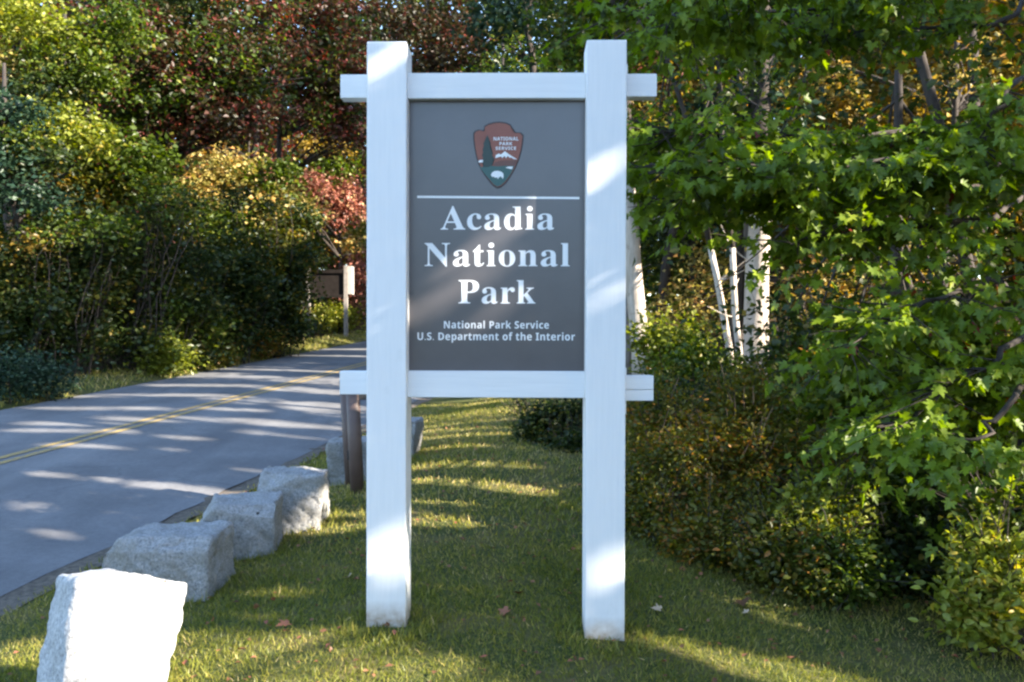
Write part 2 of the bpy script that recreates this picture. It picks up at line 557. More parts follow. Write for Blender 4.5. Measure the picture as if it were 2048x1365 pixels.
def make_tree(name, label, cat, base, top_z, r0, crowns, pal, leaf, seed, group=None, bark=None, T=T_RHOMB, lean=(0, 0), limbs=10, per=60, spread=.45, flat=.6, base_tint=.5, kind_trunk='trunk', carve=True):
    """crowns: list of (centre, radii, number of clumps[, palette])"""
    rng = np.random.default_rng(seed)
    root = tag(empty(name, base), label, cat, group)
    tb = Tubes()
    base = np.asarray(base, float)
    b0 = base - np.array([0, 0, .15])
    top = np.array([base[0] + lean[0], base[1] + lean[1], top_z])
    tr = wiggle_line(b0, top, 9, .05 + .01 * (top_z - base[2]), rng)
    rad = np.linspace(1, .25, 9) * r0
    rad[0] *= 1.35
    tb.add(tr, rad, 9)
    groups = {}
    for cr in crowns:
        cen, rd, ncl = cr[:3]
        p = cr[3] if len(cr) > 3 else pal
        cl = clumps(cen, rd, ncl, rng)
        groups.setdefault(p, []).append(leaves_for(cl, per, spread, leaf, rng, flat=flat, base=base_tint))
        for q in cl[rng.permutation(len(cl))[:limbs]]:
            i = int(np.argmin(np.abs(tr[:, 2] - (q[2] - .35 * np.linalg.norm(q[:2] - top[:2])))))
            i = min(max(i, 2), 8)
            L = np.linalg.norm(q - tr[i])
            if L > .3:
                tb.add(wiggle_line(tr[i], q, 6, .03 * L ** .5, rng, sag=.04 * L), np.linspace(min(rad[i] * .6, .02 + .016 * L), .007, 6), 5, cap=False)
    tb.build(kind_trunk, bark or BARK, root)
    for p, parts in groups.items():
        crown_obj("crown" if kind_trunk == 'trunk' else "foliage", parts, FOL[p], T, root, carve)
    return root

def make_shrub(name, label, base, crowns, pal, leaf, seed, group, per=40, spread=.14, stems=14, T=T_RHOMB, cat="shrub", flat=.8, base_tint=.5, droop=.1, up=.75, bark=None, sprigs=0):
    rng = np.random.default_rng(seed)
    root = tag(empty(name, base), label, cat, group)
    base = np.asarray(base, float)
    tb = Tubes()
    groups = {}
    for cr in crowns:
        cen, rd, ncl = cr[:3]
        p = cr[3] if len(cr) > 3 else pal
        cl = clumps(cen, rd, ncl, rng, shell=.45)
        for q in cl:
            q[2] = max(q[2], ground_z(q[0], q[1]) + .06)
        groups.setdefault(p, []).append(leaves_for(cl, per, spread, leaf, rng, droop=droop, flat=flat, base=base_tint))
        for q in cl[rng.permutation(len(cl))[:sprigs]]:
            if q[2] < cen[2] - .3 * rd[2]: continue
            dv = (q - np.asarray(cen)) / np.asarray(rd); dv = dv / (np.linalg.norm(dv) + 1e-6) + np.array([0, -.25, .75]) + rng.normal(size=3) * .35
            dv /= np.linalg.norm(dv)
            Ls = .10 + .16 * rng.random()
            tip = q + dv * (Ls + spread)
            tb.add(wiggle_line(q, tip, 4, .008, rng), [.0035, .003, .0025, .0015], 4, cap=False)
            m_ = 9
            u_ = np.linspace(.25, 1, m_)[:, None]
            c_ = q + (tip - q) * u_
            sd_ = rng.normal(size=(m_, 3)); sd_ /= np.linalg.norm(sd_, axis=1)[:, None]
            groups[p].append((c_, sd_ + dv * .8, rng.normal(size=(m_, 3)) * .5 + np.array([0, 0, .8]), leaf * (1.1 - .4 * u_[:, 0]) * (.8 + .4 * rng.random(m_)), np.clip(rng.normal(base_tint + .12, .14) + rng.normal(0, .08, m_), 0, 1)))
        for q in cl[rng.permutation(len(cl))[:stems]]:
            gx, gy = base[0] + (q[0] - base[0]) * .35 + rng.normal(0, .08), base[1] + (q[1] - base[1]) * .35 + rng.normal(0, .08)
            a = np.array([gx, gy, ground_z(gx, gy) - .05])
            L = np.linalg.norm(q - a)
            tb.add(wiggle_line(a, q, 6, .035 * L, rng, sag=.05 * L), np.linspace(.004 + .006 * L, .003, 6), 4, cap=False)
    tb.build("stems", bark or BARK, root)
    for p, parts in groups.items():
        crown_obj("foliage", parts, FOL[p], T, root)
    return root

# where leaves are cut away to let sunlight through (points on the ground, the sign, the blocks, the trees)
def road_pt(px, py):
    Y = 1.9 * F_PX / (py - 570.0)
    return np.array([(px - CX) / F_PX * Y, Y, base_z(Y)])
SY = 4.13
for px, py, r in ((782, 1112, .012), (1195, 372, .02), (1212, 352, .019), (1232, 962, .018), (1210, 985, .010), (1190, 880, .012), (1205, 600, .012), (790, 108, .03)):
    gap(P(px, py, SY), r, .3)
for a, b, r in (((830, 625), (990, 540), .022), ((930, 520), (1000, 470), .02), ((1040, 440), (1120, 400), .012), ((950, 650), (1010, 615), .012)):
    gap_line(P(*a, SY + .1), P(*b, SY + .1), r, 4, .3)
# the near block and the turf around it
for bx_ in range(90, 400, 45):
    for by_ in range(1140, 1252, 36):
        gap(P(bx_, by_ + (bx_ - 250) * .12, 3.38), .10, .28)
for bx_, by_ in ((190, 1350), (250, 1385), (310, 1420)):
    gap(P(bx_, by_, 3.3), .03, .28)
def lawn_gap(px, py, r, n=1, px2=None, py2=None):
    h = 1.66
    Y = h * F_PX / (py - 570.0)
    a = G(px, Y)
    if px2 is None: gap(a, r); return
    Y2 = h * F_PX / (py2 - 570.0)
    gap_line(a, G(px2, Y2), r, n)
lawn_gap(0, 1345, 0.229, 4, 90, 1350); lawn_gap(20, 1250, 0.104, 3, 110, 1243); lawn_gap(400, 1300, 0.208, 5, 560, 1340); lawn_gap(560, 1350, 0.187, 4, 760, 1365)
lawn_gap(400, 1345, 0.250, 4, 640, 1365)
lawn_gap(480, 1218, 0.02, 4, 700, 1232); lawn_gap(850, 1180, 0.05, 5, 1140, 1195); lawn_gap(1000, 1165, 0.04, 4, 1160, 1180); lawn_gap(830, 1050, 0.083, 3, 930, 1058)
lawn_gap(850, 965, 0.146, 4, 1050, 985); lawn_gap(840, 850, 0.291, 4, 960, 862); lawn_gap(870, 885, 0.208, 4, 1010, 895); lawn_gap(900, 815, 0.333, 3, 1010, 820)
lawn_gap(1080, 1268, 0.025, 3, 1170, 1272); lawn_gap(1560, 1325, 0.104, 4, 1700, 1335); lawn_gap(1420, 1290, 0.062, 3, 1560, 1296); lawn_gap(1280, 1265, 0.025, 3, 1370, 1270)
lawn_gap(640, 1160, 0.02, 3, 720, 1166); lawn_gap(600, 1090, 0.025, 3, 720, 1100)
lawn_gap(0, 1300, 0.156, 3, 100, 1310); lawn_gap(380, 1280, 0.104, 4, 700, 1300); lawn_gap(450, 1320, 0.156, 5, 900, 1360); lawn_gap(860, 830, 0.208, 4, 1000, 836); lawn_gap(830, 930, 0.117, 4, 1040, 940); lawn_gap(840, 1010, 0.078, 3, 980, 1018)
lawn_gap(830, 1130, 0.025, 3, 950, 1136); lawn_gap(870, 1230, 0.02, 4, 1120, 1240); lawn_gap(500, 1180, 0.02, 4, 680, 1190); lawn_gap(580, 1010, 0.065, 3, 700, 1020); lawn_gap(1650, 1290, 0.065, 4, 1900, 1300)
for y_ in (1300, 1325, 1350, 1375):                    # the sunny corner of turf in front
    lawn_gap(390, y_, .13, 5, 640 + (y_ - 1300) * 3, y_ + 6); lawn_gap(-40, y_, .12, 3, 90, y_)
# streaks across the road
for x0, y0, x1, y1, r in ((70, 958, 440, 988, .11), (230, 975, 420, 992, .06), (100, 900, 330, 908, .07), (330, 882, 390, 886, .06), (480, 940, 540, 944, .05),
                          (30, 870, 240, 872, .08), (250, 845, 700, 856, .22), (520, 870, 690, 880, .12), (60, 855, 200, 858, .10), (60, 822, 330, 826, .13),
                          (150, 795, 420, 798, .16), (400, 825, 500, 828, .12), (330, 775, 480, 778, .18), (560, 785, 700, 792, .22), (350, 755, 520, 760, .22),
                          (560, 745, 690, 752, .25), (480, 728, 600, 732, .25), (610, 715, 720, 718, .3), (560, 700, 720, 702, .3), (80, 1072, 130, 1080, .035), (640, 832, 700, 836, .1)):
    gap_line(road_pt(x0, y0), road_pt(x1, y1), r, max(3, int(abs(x1 - x0) / 1740 * (1.9 * 1740 / (y0 - 570)) / (r * 2.2)) + 1))
# trunks and leaves standing in the sun
for px, Y in ((1277, 15.5), (1512, 14.3)):
    gap_line(P(px, 560, Y), P(px, 770, Y), .22, 7, .3)
for a, b, Y in (((1425, 540), (1460, 700), 13.4), ((1463, 560), (1478, 770), 13.2)):
    gap_line(P(*a, Y), P(*b, Y), .13, 8, .2)
for px, py, Y, r in ((70, 50, 17.3, 1.0), (20, 20, 17.3, .7), (130, 75, 17.3, .7), (150, 270, 16.5, .8), (190, 300, 16.8, .6), (100, 235, 16.5, .5), (430, 300, 25.0, 1.2), 
                     (390, 380, 24.0, .8), (520, 390, 24.2, 1.2), (560, 430, 24.2, 1.0), (450, 430, 23.8, .9), (480, 360, 24.2, .9), (620, 400, 28.6, 1.4), (690, 420, 28.3, 1.4), (650, 330, 28.6, 1.1), (710, 340, 28.3, 1.0),
                     (660, 460, 30.0, 1.2), (670, 400, 29.9, 1.6), (720, 420, 29.9, 1.5), (610, 370, 28.8, 1.3), (650, 350, 29.5, 1.3), (700, 480, 30.2, 1.2), (590, 330, 28.8, .9), (540, 400, 24.0, 1.2), (430, 350, 24.6, .9), (715, 550, 30.3, 1.0), (640, 640, 26, .8), (690, 645, 28, .8), (540, 480, 23, .45), (350, 700, 18.2, .35), (270, 640, 17.3, .25), (70, 480, 16, .25),
                     (1800, 895, 4.8, .20), (1880, 905, 4.75, .22), (1960, 890, 4.75, .20), (1735, 915, 4.9, .10), (1690, 1030, 4.95, .16), (1640, 1050, 4.95, .12), (1560, 1060, 5.0, .10), (1590, 1020, 5.0, .09), (1480, 1080, 5.5, .07), (1330, 1000, 6.1, .06),
                     (1400, 960, 5.8, .08), (1960, 1200, 4.2, .12), (2020, 1140, 4.2, .13), (1990, 1060, 4.4, .09), (2030, 1220, 4.2, .08), (1350, 870, 6.8, .10), (1760, 540, 5.0, .10), (1560, 300, 5.1, .06), (1650, 260, 5.3, .08), (1840, 620, 4.9, .10), (1700, 330, 5.0, .06),
                     (1330, 690, 12, .6), (1380, 660, 12.5, .5), (1420, 720, 11.3, .4), (1800, 150, 14.3, 1.3), (1700, 170, 14.3, 1.0), (1870, 130, 14.3, 1.0), (1450, 160, 15.3, 1.0), (1340, 170, 15.3, .9), (1600, 180, 15.3, 1.0),
                     (1850, 540, 13, 1.0), (1780, 600, 13, .9), (1920, 640, 12.3, .6), (1290, 190, 15.3, .7), (1600, 480, 15, .7), (1820, 490, 13, .8), (1980, 90, 12.7, .8), (1960, 150, 12.7, .6), (1130, 60, 22, .4), (1620, 690, 10.5, .25), (1720, 680, 9, .2), (1680, 620, 11, .3)):
    gap(P(px, py, Y), r, max(.3, r * 1.2) if py > 800 and px > 1400 else r * .9)


rg_ = random.Random(23)
for _ in range(34):                                    # tips of the bushes at the lawn edge
    x_ = rg_.uniform(1270, 2030)
    f_ = (x_ - 1270) / 760
    y_ = rg_.uniform(800 + 60 * f_, 1090 + 130 * f_)
    gap(P(x_, y_, 6.3 - 1.9 * f_ - (y_ - 950) * .0022), rg_.uniform(.04, .09), .3)
for _ in range(26):                                    # leaves of the near maple
    gap(P(rg_.uniform(1270, 2030), rg_.uniform(20, 800), rg_.uniform(5.0, 5.6)), rg_.uniform(.05, .12), .35)
for _ in range(60):                                    # trees behind the maple
    gap(P(rg_.uniform(1265, 2040), rg_.uniform(90, 780), rg_.uniform(10.5, 15.5)), rg_.uniform(.25, .55), .5)

# ------------------------------------------------------------------ ground and road
def axis(lo, hi, fine_lo, fine_hi, step, grow=1.35):
    a = list(np.arange(fine_lo, fine_hi + 1e-6, step))
    s, x = step, fine_hi
    while x < hi: s *= grow; x += s; a.append(x)
    s, x = step, fine_lo
    while x > lo: s *= grow; x -= s; a.insert(0, x)
    return np.array(a)
def build_ground():
    # columns follow the road edge so that the verge stays straight
    ds = axis(-500, 500, -10.5, 10.5, .15, 1.3)
    ys = axis(-400, 900, 0.0, 34.0, .25, 1.3)
    nx, ny = len(ds), len(ys)
    V = np.zeros((ny, nx, 3)); zone = np.zeros((ny, nx))
    for j, y in enumerate(ys):
        rx = road_right(min(y, 80.0)) if y > -40 else road_right(-40)
        for i, d in enumerate(ds):
            x = rx + d
            z = ground_z(x, min(y, 300.0)) if -40 < y else ground_z(x, -40)
            if -5.89 < d < 0: z -= .05
            V[j, i] = (x, y, z)
            lawn = sstep(-.05, .15, d) * (1 - sstep(lawn_edge(y) - .3, lawn_edge(y) + .35, d))
            lv = sstep(5.85, 6.0, -d) * (1 - sstep(7.0, 7.8, -d))
            zone[j, i] = max(lawn, lv)
    idx = np.arange(nx * ny).reshape(ny, nx)
    a, b, c, d_ = idx[:-1, :-1].ravel(), idx[:-1, 1:].ravel(), idx[1:, 1:].ravel(), idx[1:, :-1].ravel()
    tris = np.concatenate([np.stack([a, b, c], 1), np.stack([a, c, d_], 1)])
    o = np_obj("ground", V.reshape(-1, 3), tris, GROUND, None, None, True)
    at = o.data.attributes.new("zone", 'FLOAT', 'POINT')
    at.data.foreach_set("value", zone.ravel().astype(np.float32))
    tag(o, "mown turf verge running into the leaf litter of the woods", "ground", kind="structure")
def lawn_edge(y):
    """distance of the bush line from the road edge"""
    if y < 5: return 6.1 - .12 * max(0, y - 2)
    return max(3.3, 5.74 - (y - 5) * .38) if y < 14 else 3.3
build_ground()

def strip(name, off0, off1, y0, y1, dz, mat, n=150, cols=2, wob=0.0, parent=None, side='r', curve=0.0):
    ys = y0 + (y1 - y0) * np.linspace(0, 1, n) ** 1.7
    V, T = [], []
    for j, y in enumerate(ys):
        e = road_right(y)
        for i in range(cols):
            u = i / (cols - 1)
            o = off0 + (off1 - off0) * u
            if wob and i in (0, cols - 1):
                o += wob * mnoise.noise(Vector((y * 2.3, i * 7.7, 1))) + wob * .6 * mnoise.noise(Vector((y * 9.0, i * 7.7, 5)))
            crown = .05 * (1 - ((o + 2.945) / 2.945) ** 2) if -5.89 <= o <= 0 else 0
            V.append((e + o, y, base_z(y) + dz + crown))
    for j in range(n - 1):
        for i in range(cols - 1):
            a = j * cols + i
            T += [(a, a + 1, a + cols + 1), (a, a + cols + 1, a + cols)]
    return np_obj(name, V, T, mat, parent, smooth=True)
road = strip("road", -5.89, 0.0, -6, 80, 0.0, ASPHALT, 260, 15, .05)
tag(road, "worn grey asphalt road climbing past the sign", "road", kind="structure")
# thickness of the asphalt at its right edge
for k, off in enumerate((-3.00, -2.80)):
    strip("road_marking", off - .05, off + .05, -6, 80, .006, YELLOW, 220, 2, .008, parent=road)
dirt = strip("shoulder", -.05, .22, -6, 60, -.007, DIRT, 240, 4, .09)
for v in dirt.data.vertices:
    d = v.co.x - road_right(v.co.y)
    v.co.z += .02 * mnoise.noise(Vector((v.co.x * 6, v.co.y * 6, 0))) + max(0, d) * .06
tag(dirt, "bare dirt and leaf crumbs along the asphalt edge", "shoulder", kind="structure")


# ------------------------------------------------------------------ grass
def build_grass(name, label, n, xr, yr, hgt, wid, seed, only=None):
    rng = np.random.default_rng(seed)
    Y = yr[0] + (yr[1] - yr[0]) * rng.random(n)
    X = xr[0] + (xr[1] - xr[0]) * rng.random(n)
    vis = np.abs(X) < (.62 * Y + .35)
    X, Y = X[vis], Y[vis]
    ok, Z, pat = [], [], []
    for x, y in zip(X, Y):
        d = x - road_right(y)
        e = -d - 5.89
        dens = sstep(.06, .34, d + .12 * mnoise.noise(Vector((y * 3, 0, 0)))) * (1 - sstep(lawn_edge(y) - .3, lawn_edge(y) + .5, d)) if d > -2 else sstep(.02, .2, e) * (1 - sstep(1.1, 1.9, e))
        p = mnoise.noise(Vector((x * .75, y * .75, 4))) * .6 + mnoise.noise(Vector((x * 2.6, y * 2.6, 9))) * .4
        ok.append(rng.random() < dens * (.80 + .5 * p)); Z.append(ground_z(x, y) if ok[-1] else 0); pat.append(p)
    ok = np.array(ok); X, Y, Z, pat = X[ok], Y[ok], np.array(Z)[ok], np.array(pat)[ok]
    m = len(X)
    c = np.stack([X, Y, Z - .008], 1)
    d = rng.normal(size=(m, 3)) * .5; d[:, 2] = 1.0
    d[:, :2] += np.stack([np.sin(X * 3 + Y), np.cos(Y * 2.7 - X)], 1) * .15
    nn = rng.normal(size=(m, 3)); nn[:, 2] *= .2
    s = hgt * (.45 + .8 * rng.random(m)) * (1.0 + .35 * pat)
    # greener turf close to the camera, drier farther up the verge
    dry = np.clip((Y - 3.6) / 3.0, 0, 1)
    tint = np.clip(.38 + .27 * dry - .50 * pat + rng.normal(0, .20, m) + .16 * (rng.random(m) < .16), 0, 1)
    w = wid
    T = (np.array([[-w / 2, 0, 0], [w / 2, 0, 0], [w * .35, .55, .06], [-w * .35, .55, .06], [0, 1, .22]]), np.array([[0, 1, 2], [0, 2, 3], [3, 2, 4]]))
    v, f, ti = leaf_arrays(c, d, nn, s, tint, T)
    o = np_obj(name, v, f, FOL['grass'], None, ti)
    tag(o, label, "grass", kind="stuff")
build_grass("grass", "short mown grass around the foot of the sign", 150000, (-3.4, 3.2), (3.0, 5.6), .035, .14, 1)
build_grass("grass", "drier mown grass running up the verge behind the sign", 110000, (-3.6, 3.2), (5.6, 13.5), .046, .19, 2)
build_grass("grass", "thin grass strip along the far side of the road", 60000, (-12, -3), (9, 36), .11, .16, 3)


def build_tufts():
    rng = np.random.default_rng(6)
    spots = [(-.598, 4.16, .24, 420), (.444, 4.16, .24, 420), (-1.62, 3.45, .36, 500), (-1.95, 4.98, .42, 620), (-1.76, 5.72, .36, 520), (-1.59, 6.28, .36, 460), (-1.45, 8.0, .3, 260), (-1.16, 8.9, .3, 240), (-1.26, 7.15, .12, 120)]
    X, Y = [], []
    for x, y, r, n in spots:
        a = rng.random(n) * 6.283
        q = r * (.62 + .45 * rng.random(n))
        X.append(x + q * np.cos(a)); Y.append(y + q * np.sin(a))
    for _ in range(70):                      # loose weeds out on the lawn
        y = 3.3 + 6 * rng.random(); x = rng.uniform(-2.4, 2.2)
        if x - road_right(y) < .5: continue
        m = rng.integers(8, 22)
        X.append(x + rng.normal(0, .03, m)); Y.append(y + rng.normal(0, .03, m))
    X, Y = np.concatenate(X), np.concatenate(Y)
    Z = np.array([ground_z(x, y) for x, y in zip(X, Y)])
    m = len(X)
    d = rng.normal(size=(m, 3)) * .45; d[:, 2] = 1
    nn = rng.normal(size=(m, 3)); nn[:, 2] *= .2
    T = (np.array([[-.04, 0, 0], [.04, 0, 0], [.03, .55, .06], [-.03, .55, .06], [0, 1, .22]]), np.array([[0, 1, 2], [0, 2, 3], [3, 2, 4]]))
    v, f, ti = leaf_arrays(np.stack([X, Y, Z - .01], 1), d, nn, rng.uniform(.035, .085, m), np.clip(rng.normal(.42, .22, m), 0, 1), T)
    tag(np_obj("grass", v, f, FOL['grass'], None, ti), "longer untrimmed grass around posts, blocks and stray weeds", "grass", kind="stuff")
build_tufts()


# ------------------------------------------------------------------ the park sign
def text_mesh(s, serif=False, bold=False):
    def m(c):
        if serif:
            if 'A' <= c <= 'Z': return chr(0x1D400 + ord(c) - 65)
            if 'a' <= c <= 'z': return chr(0x1D41A + ord(c) - 97)
        if bold:
            if 'A' <= c <= 'Z': return chr(0x1D5D4 + ord(c) - 65)
            if 'a' <= c <= 'z': return chr(0x1D5EE + ord(c) - 97)
        return c
    cu = bpy.data.curves.new("lettering", 'FONT')
    cu.body = "".join(m(c) for c in s)
    cu.size = 1.0
    cu.space_character = 1.06
    cu.extrude = .012
    cu.resolution_u = 3
    o = bpy.data.objects.new("lettering_source", cu)
    COL.objects.link(o)
    dg = bpy.context.evaluated_depsgraph_get()
    me = bpy.data.meshes.new_from_object(o.evaluated_get(dg))
    bpy.data.objects.remove(o)
    return me

def build_sign():
    rz = math.radians(-1.0)
    root = empty("park_sign", (-.077, SY, 0), rz)
    tag(root, "white timber-framed park entrance sign with a brown lettered panel", "sign")
    hw = .095            # half post width
    xl, xr = -.521, .521  # post centres, local
    top = 2.789
    K = .19 / 80.0
    def lx(px, dep=0.0): return (px - CX) * (SY + dep) / F_PX + .077
    def lz(py, dep=0.0): return ZC - (py - HY) * (SY + dep) / F_PX
    for x, zb, zt in ((xl, -.30, top), (xr, -.36, top + .004)):
        bm = box_bm(x - hw, x + hw, 0, .19, 0, zt - zb, .007, 2)
        o = bm_obj("post", bm, WHITE, root)
        o.location = (0, 0, zb)
        # soil splash starts at the turf: the material counts from 10 cm above the object's origin
        for v in o.data.vertices: v.co.z -= .30 if x < 0 else .29
        o.location.z = zb + (.30 if x < 0 else .29)
    def beam(name, x0, x1, y0, y1, z0, z1, bev=.004):
        o = bm_obj(name, box_bm(x0, x1, y0, y1, z0, z1, bev), WHITE_RAIL, root)
        for v in o.data.vertices: v.co.z += 3      # keep the splash colour to the posts
        o.location.z = -3
        return o
    # rails between the posts, and their ends outside the posts
    beam("rail", xl + hw - .002, xr - hw + .002, .055, .145, lz(198.5, .055), lz(147.5, .055))
    beam("rail", xl + hw - .002, xr - hw + .002, .055, .145, lz(796, .055), lz(743, .055))
    beam("rail_end", lx(679, .08), xl - hw - .003, .075, .155, lz(197, .075), lz(150, .075))
    beam("rail_end", xr + hw + .003, lx(1310, .08), .075, .155, lz(195.5, .075), lz(150, .075))
    beam("rail_end", lx(678, .08), xl - hw - .003, .075, .155, lz(790.5, .075), lz(744, .075))
    zm = lz(779, .075)
    beam("rail_end", xr + hw + .003, lx(1306, .08), .075, .155, zm + .001, lz(751, .075), .003)
    beam("rail_end", xr + hw + .003, lx(1306, .08), .077, .155, lz(801, .075), zm - .001, .003)
    # cleats fixed on the outer post faces behind the rail ends
    for x0, x1, ya, yb in ((xl - hw - .018, xl - hw + .001, 138, 236), (xl - hw - .018, xl - hw + .001, 733, 830), (xr + hw - .001, xr + hw + .022, 131, 238), (xr + hw - .001, xr + hw + .022, 735, 828)):
        beam("cleat", x0, x1, .158, .186, lz(yb, .16), lz(ya, .16), .003)
    # panel
    pd = .098
    z0, z1 = lz(796, .055) + .06, lz(147.5, .055) - .06
    panel = bm_obj("panel", box_bm(xl + hw - .004, xr - hw + .004, pd, pd + .02, z0, z1, 0), PANEL, root)
    def sub(name, me, mats, y):
        me.materials.clear()
        for m_ in mats: me.materials.append(m_)
        o = link(bpy.data.objects.new(name, me), panel)
        o.location = (0, y, 0)
        return o
    dp = pd
    def fit_text(s, x0, x1, base, cap, serif, bold, name="lettering", mat=LETTER, dep=.0015):
        me = text_mesh(s, serif, bold)
        n = len(me.vertices)
        co = np.zeros(n * 3); me.vertices.foreach_get("co", co); co = co.reshape(-1, 3)
        a, b = co[:, 0].min(), co[:, 0].max()
        X0, X1 = lx(x0, dp), lx(x1, dp)
        sx = (X1 - X0) / (b - a)
        ref = text_mesh(s[0], serif, bold)
        rc = np.zeros(len(ref.vertices) * 3); ref.vertices.foreach_get("co", rc)
        caph = rc.reshape(-1, 3)[:, 1].max()
        sz = (lz(cap, dp) - lz(base, dp)) / caph
        out = np.stack([X0 + (co[:, 0] - a) * sx, -np.sign(co[:, 2]) * dep * .5, lz(base, dp) + co[:, 1] * sz], 1)
        me.vertices.foreach_set("co", out.ravel())
        me.update()
        return sub(name, me, [mat], dp - dep * .55)
    fit_text("Acadia", 880, 1107, 460, 413, True, False)
    fit_text("National", 848, 1138, 533, 487, True, False)
    fit_text("Park", 916, 1070, 607.5, 561, True, False)
    fit_text("National Park Service", 887, 1097, 657.5, 643, False, True)
    fit_text("U.S. Department of the Interior", 834, 1149, 681, 666, False, True)
    def plate(name, pts, mat, dep, th=.0012, px=True):
        bm = bmesh.new()
        vs = [bm.verts.new((lx(x, dp), 0, lz(y, dp))) for x, y in pts]
        f = bm.faces.new(vs)
        bmesh.ops.triangulate(bm, faces=[f])
        r = bmesh.ops.extrude_face_region(bm, geom=bm.faces[:])
        for v in r["geom"]:
            if isinstance(v, bmesh.types.BMVert): v.co.y += th
        bmesh.ops.recalc_face_normals(bm, faces=bm.faces[:])
        o = bm_obj(name, bm, mat, panel)
        o.location = (0, dp - dep, 0)
        return o
    plate("rule", [(833, 392.5), (1157, 395), (1157, 399.5), (833, 397)], LETTER, .0014)
    # arrowhead emblem; crop scale: 200 px = 1437
    e = lambda u, v: (900 + u * 200 / 1437, 220 + v * 200 / 1437)
    arrow = [(322, 345), (345, 310), (400, 290), (455, 305), (485, 285), (478, 240), (540, 205), (620, 185), (700, 178), (790, 190), (860, 220), (885, 265), (880, 300), (930, 330), (1010, 335), (1048, 375),
             (1040, 480), (1020, 600), (985, 720), (930, 850), (860, 970), (790, 1070), (725, 1125), (670, 1138), (610, 1105), (540, 1020), (470, 925), (410, 820), (365, 690), (335, 540), (322, 430)]
    cxm, cym = 680, 640
    plate("emblem_edge", [e(u, v) for u, v in arrow], EM_EDGE, .002, .0018)
    inner = [(cxm + (u - cxm) * .945, cym + (v - cym) * .955) for u, v in arrow]
    plate("emblem_field", [e(u, v) for u, v in inner], EM_BROWN, .0034, .0012)
    meadow = [(402, 800), (440, 835), (520, 800), (600, 815), (680, 822), (780, 812), (915, 815), (862, 925), (780, 1040), (715, 1095), (670, 1108), (620, 1080), (560, 1010), (480, 915), (425, 840)]
    plate("emblem_meadow", [e(u, v) for u, v in meadow], EM_GREEN, .0046, .0010)
    hill = [(600, 815), (640, 760), (720, 740), (820, 735), (935, 730), (955, 735), (915, 815), (780, 812), (680, 822)]
    plate("emblem_hill", [e(u, v) for u, v in hill], EM_HILL, .0052, .0008)
    tree = [(525, 375), (548, 430), (540, 440), (575, 500), (560, 515), (585, 570), (572, 590), (605, 640), (592, 660), (630, 720), (600, 740), (600, 800), (540, 830), (470, 830), (480, 780), (450, 760), (465, 690), (450, 670),
            (470, 600), (458, 590), (478, 520), (468, 500), (500, 440), (498, 425)]
    plate("emblem_tree", [e(u, v) for u, v in tree], EM_TREE, .0060, .0008)
    mount = [(640, 705), (648, 660), (690, 640), (720, 652), (778, 605), (830, 645), (900, 690), (952, 722), (905, 718), (870, 695), (845, 700), (820, 672), (795, 705), (770, 672), (742, 705), (722, 680), (690, 690)]
    plate("emblem_mountain", [e(u, v) for u, v in mount], LETTER, .0060, .0008)
    plate("emblem_lake", [e(u, v) for u, v in [(785, 840), (830, 826), (892, 826), (878, 862), (845, 855)]], LETTER, .0060, .0008)
    plate("emblem_snow", [e(u, v) for u, v in [(398, 748), (425, 730), (465, 730), (462, 765), (405, 768)]], LETTER, .0066, .0008)
    bison = [(580, 935), (600, 905), (630, 890), (680, 885), (730, 900), (755, 925), (760, 965), (752, 1000), (735, 985), (722, 965), (700, 975), (680, 1003), (665, 980), (640, 985), (620, 970), (596, 972), (582, 955)]
    plate("emblem_bison", [e(u, v) for u, v in bison], LETTER, .0060, .0008)
    for s, u0, u1, b, c in (("NATIONAL", 615, 972, 452, 402), ("PARK", 700, 882, 520, 474), ("SERVICE", 645, 938, 586, 540)):
        x0, yb = e(u0, b); x1, yc = e(u1, c)
        o = fit_text(s, x0, x1, yb, yc, False, True, "lettering")
        o.location.y = dp - .0050
    return root
build_sign()


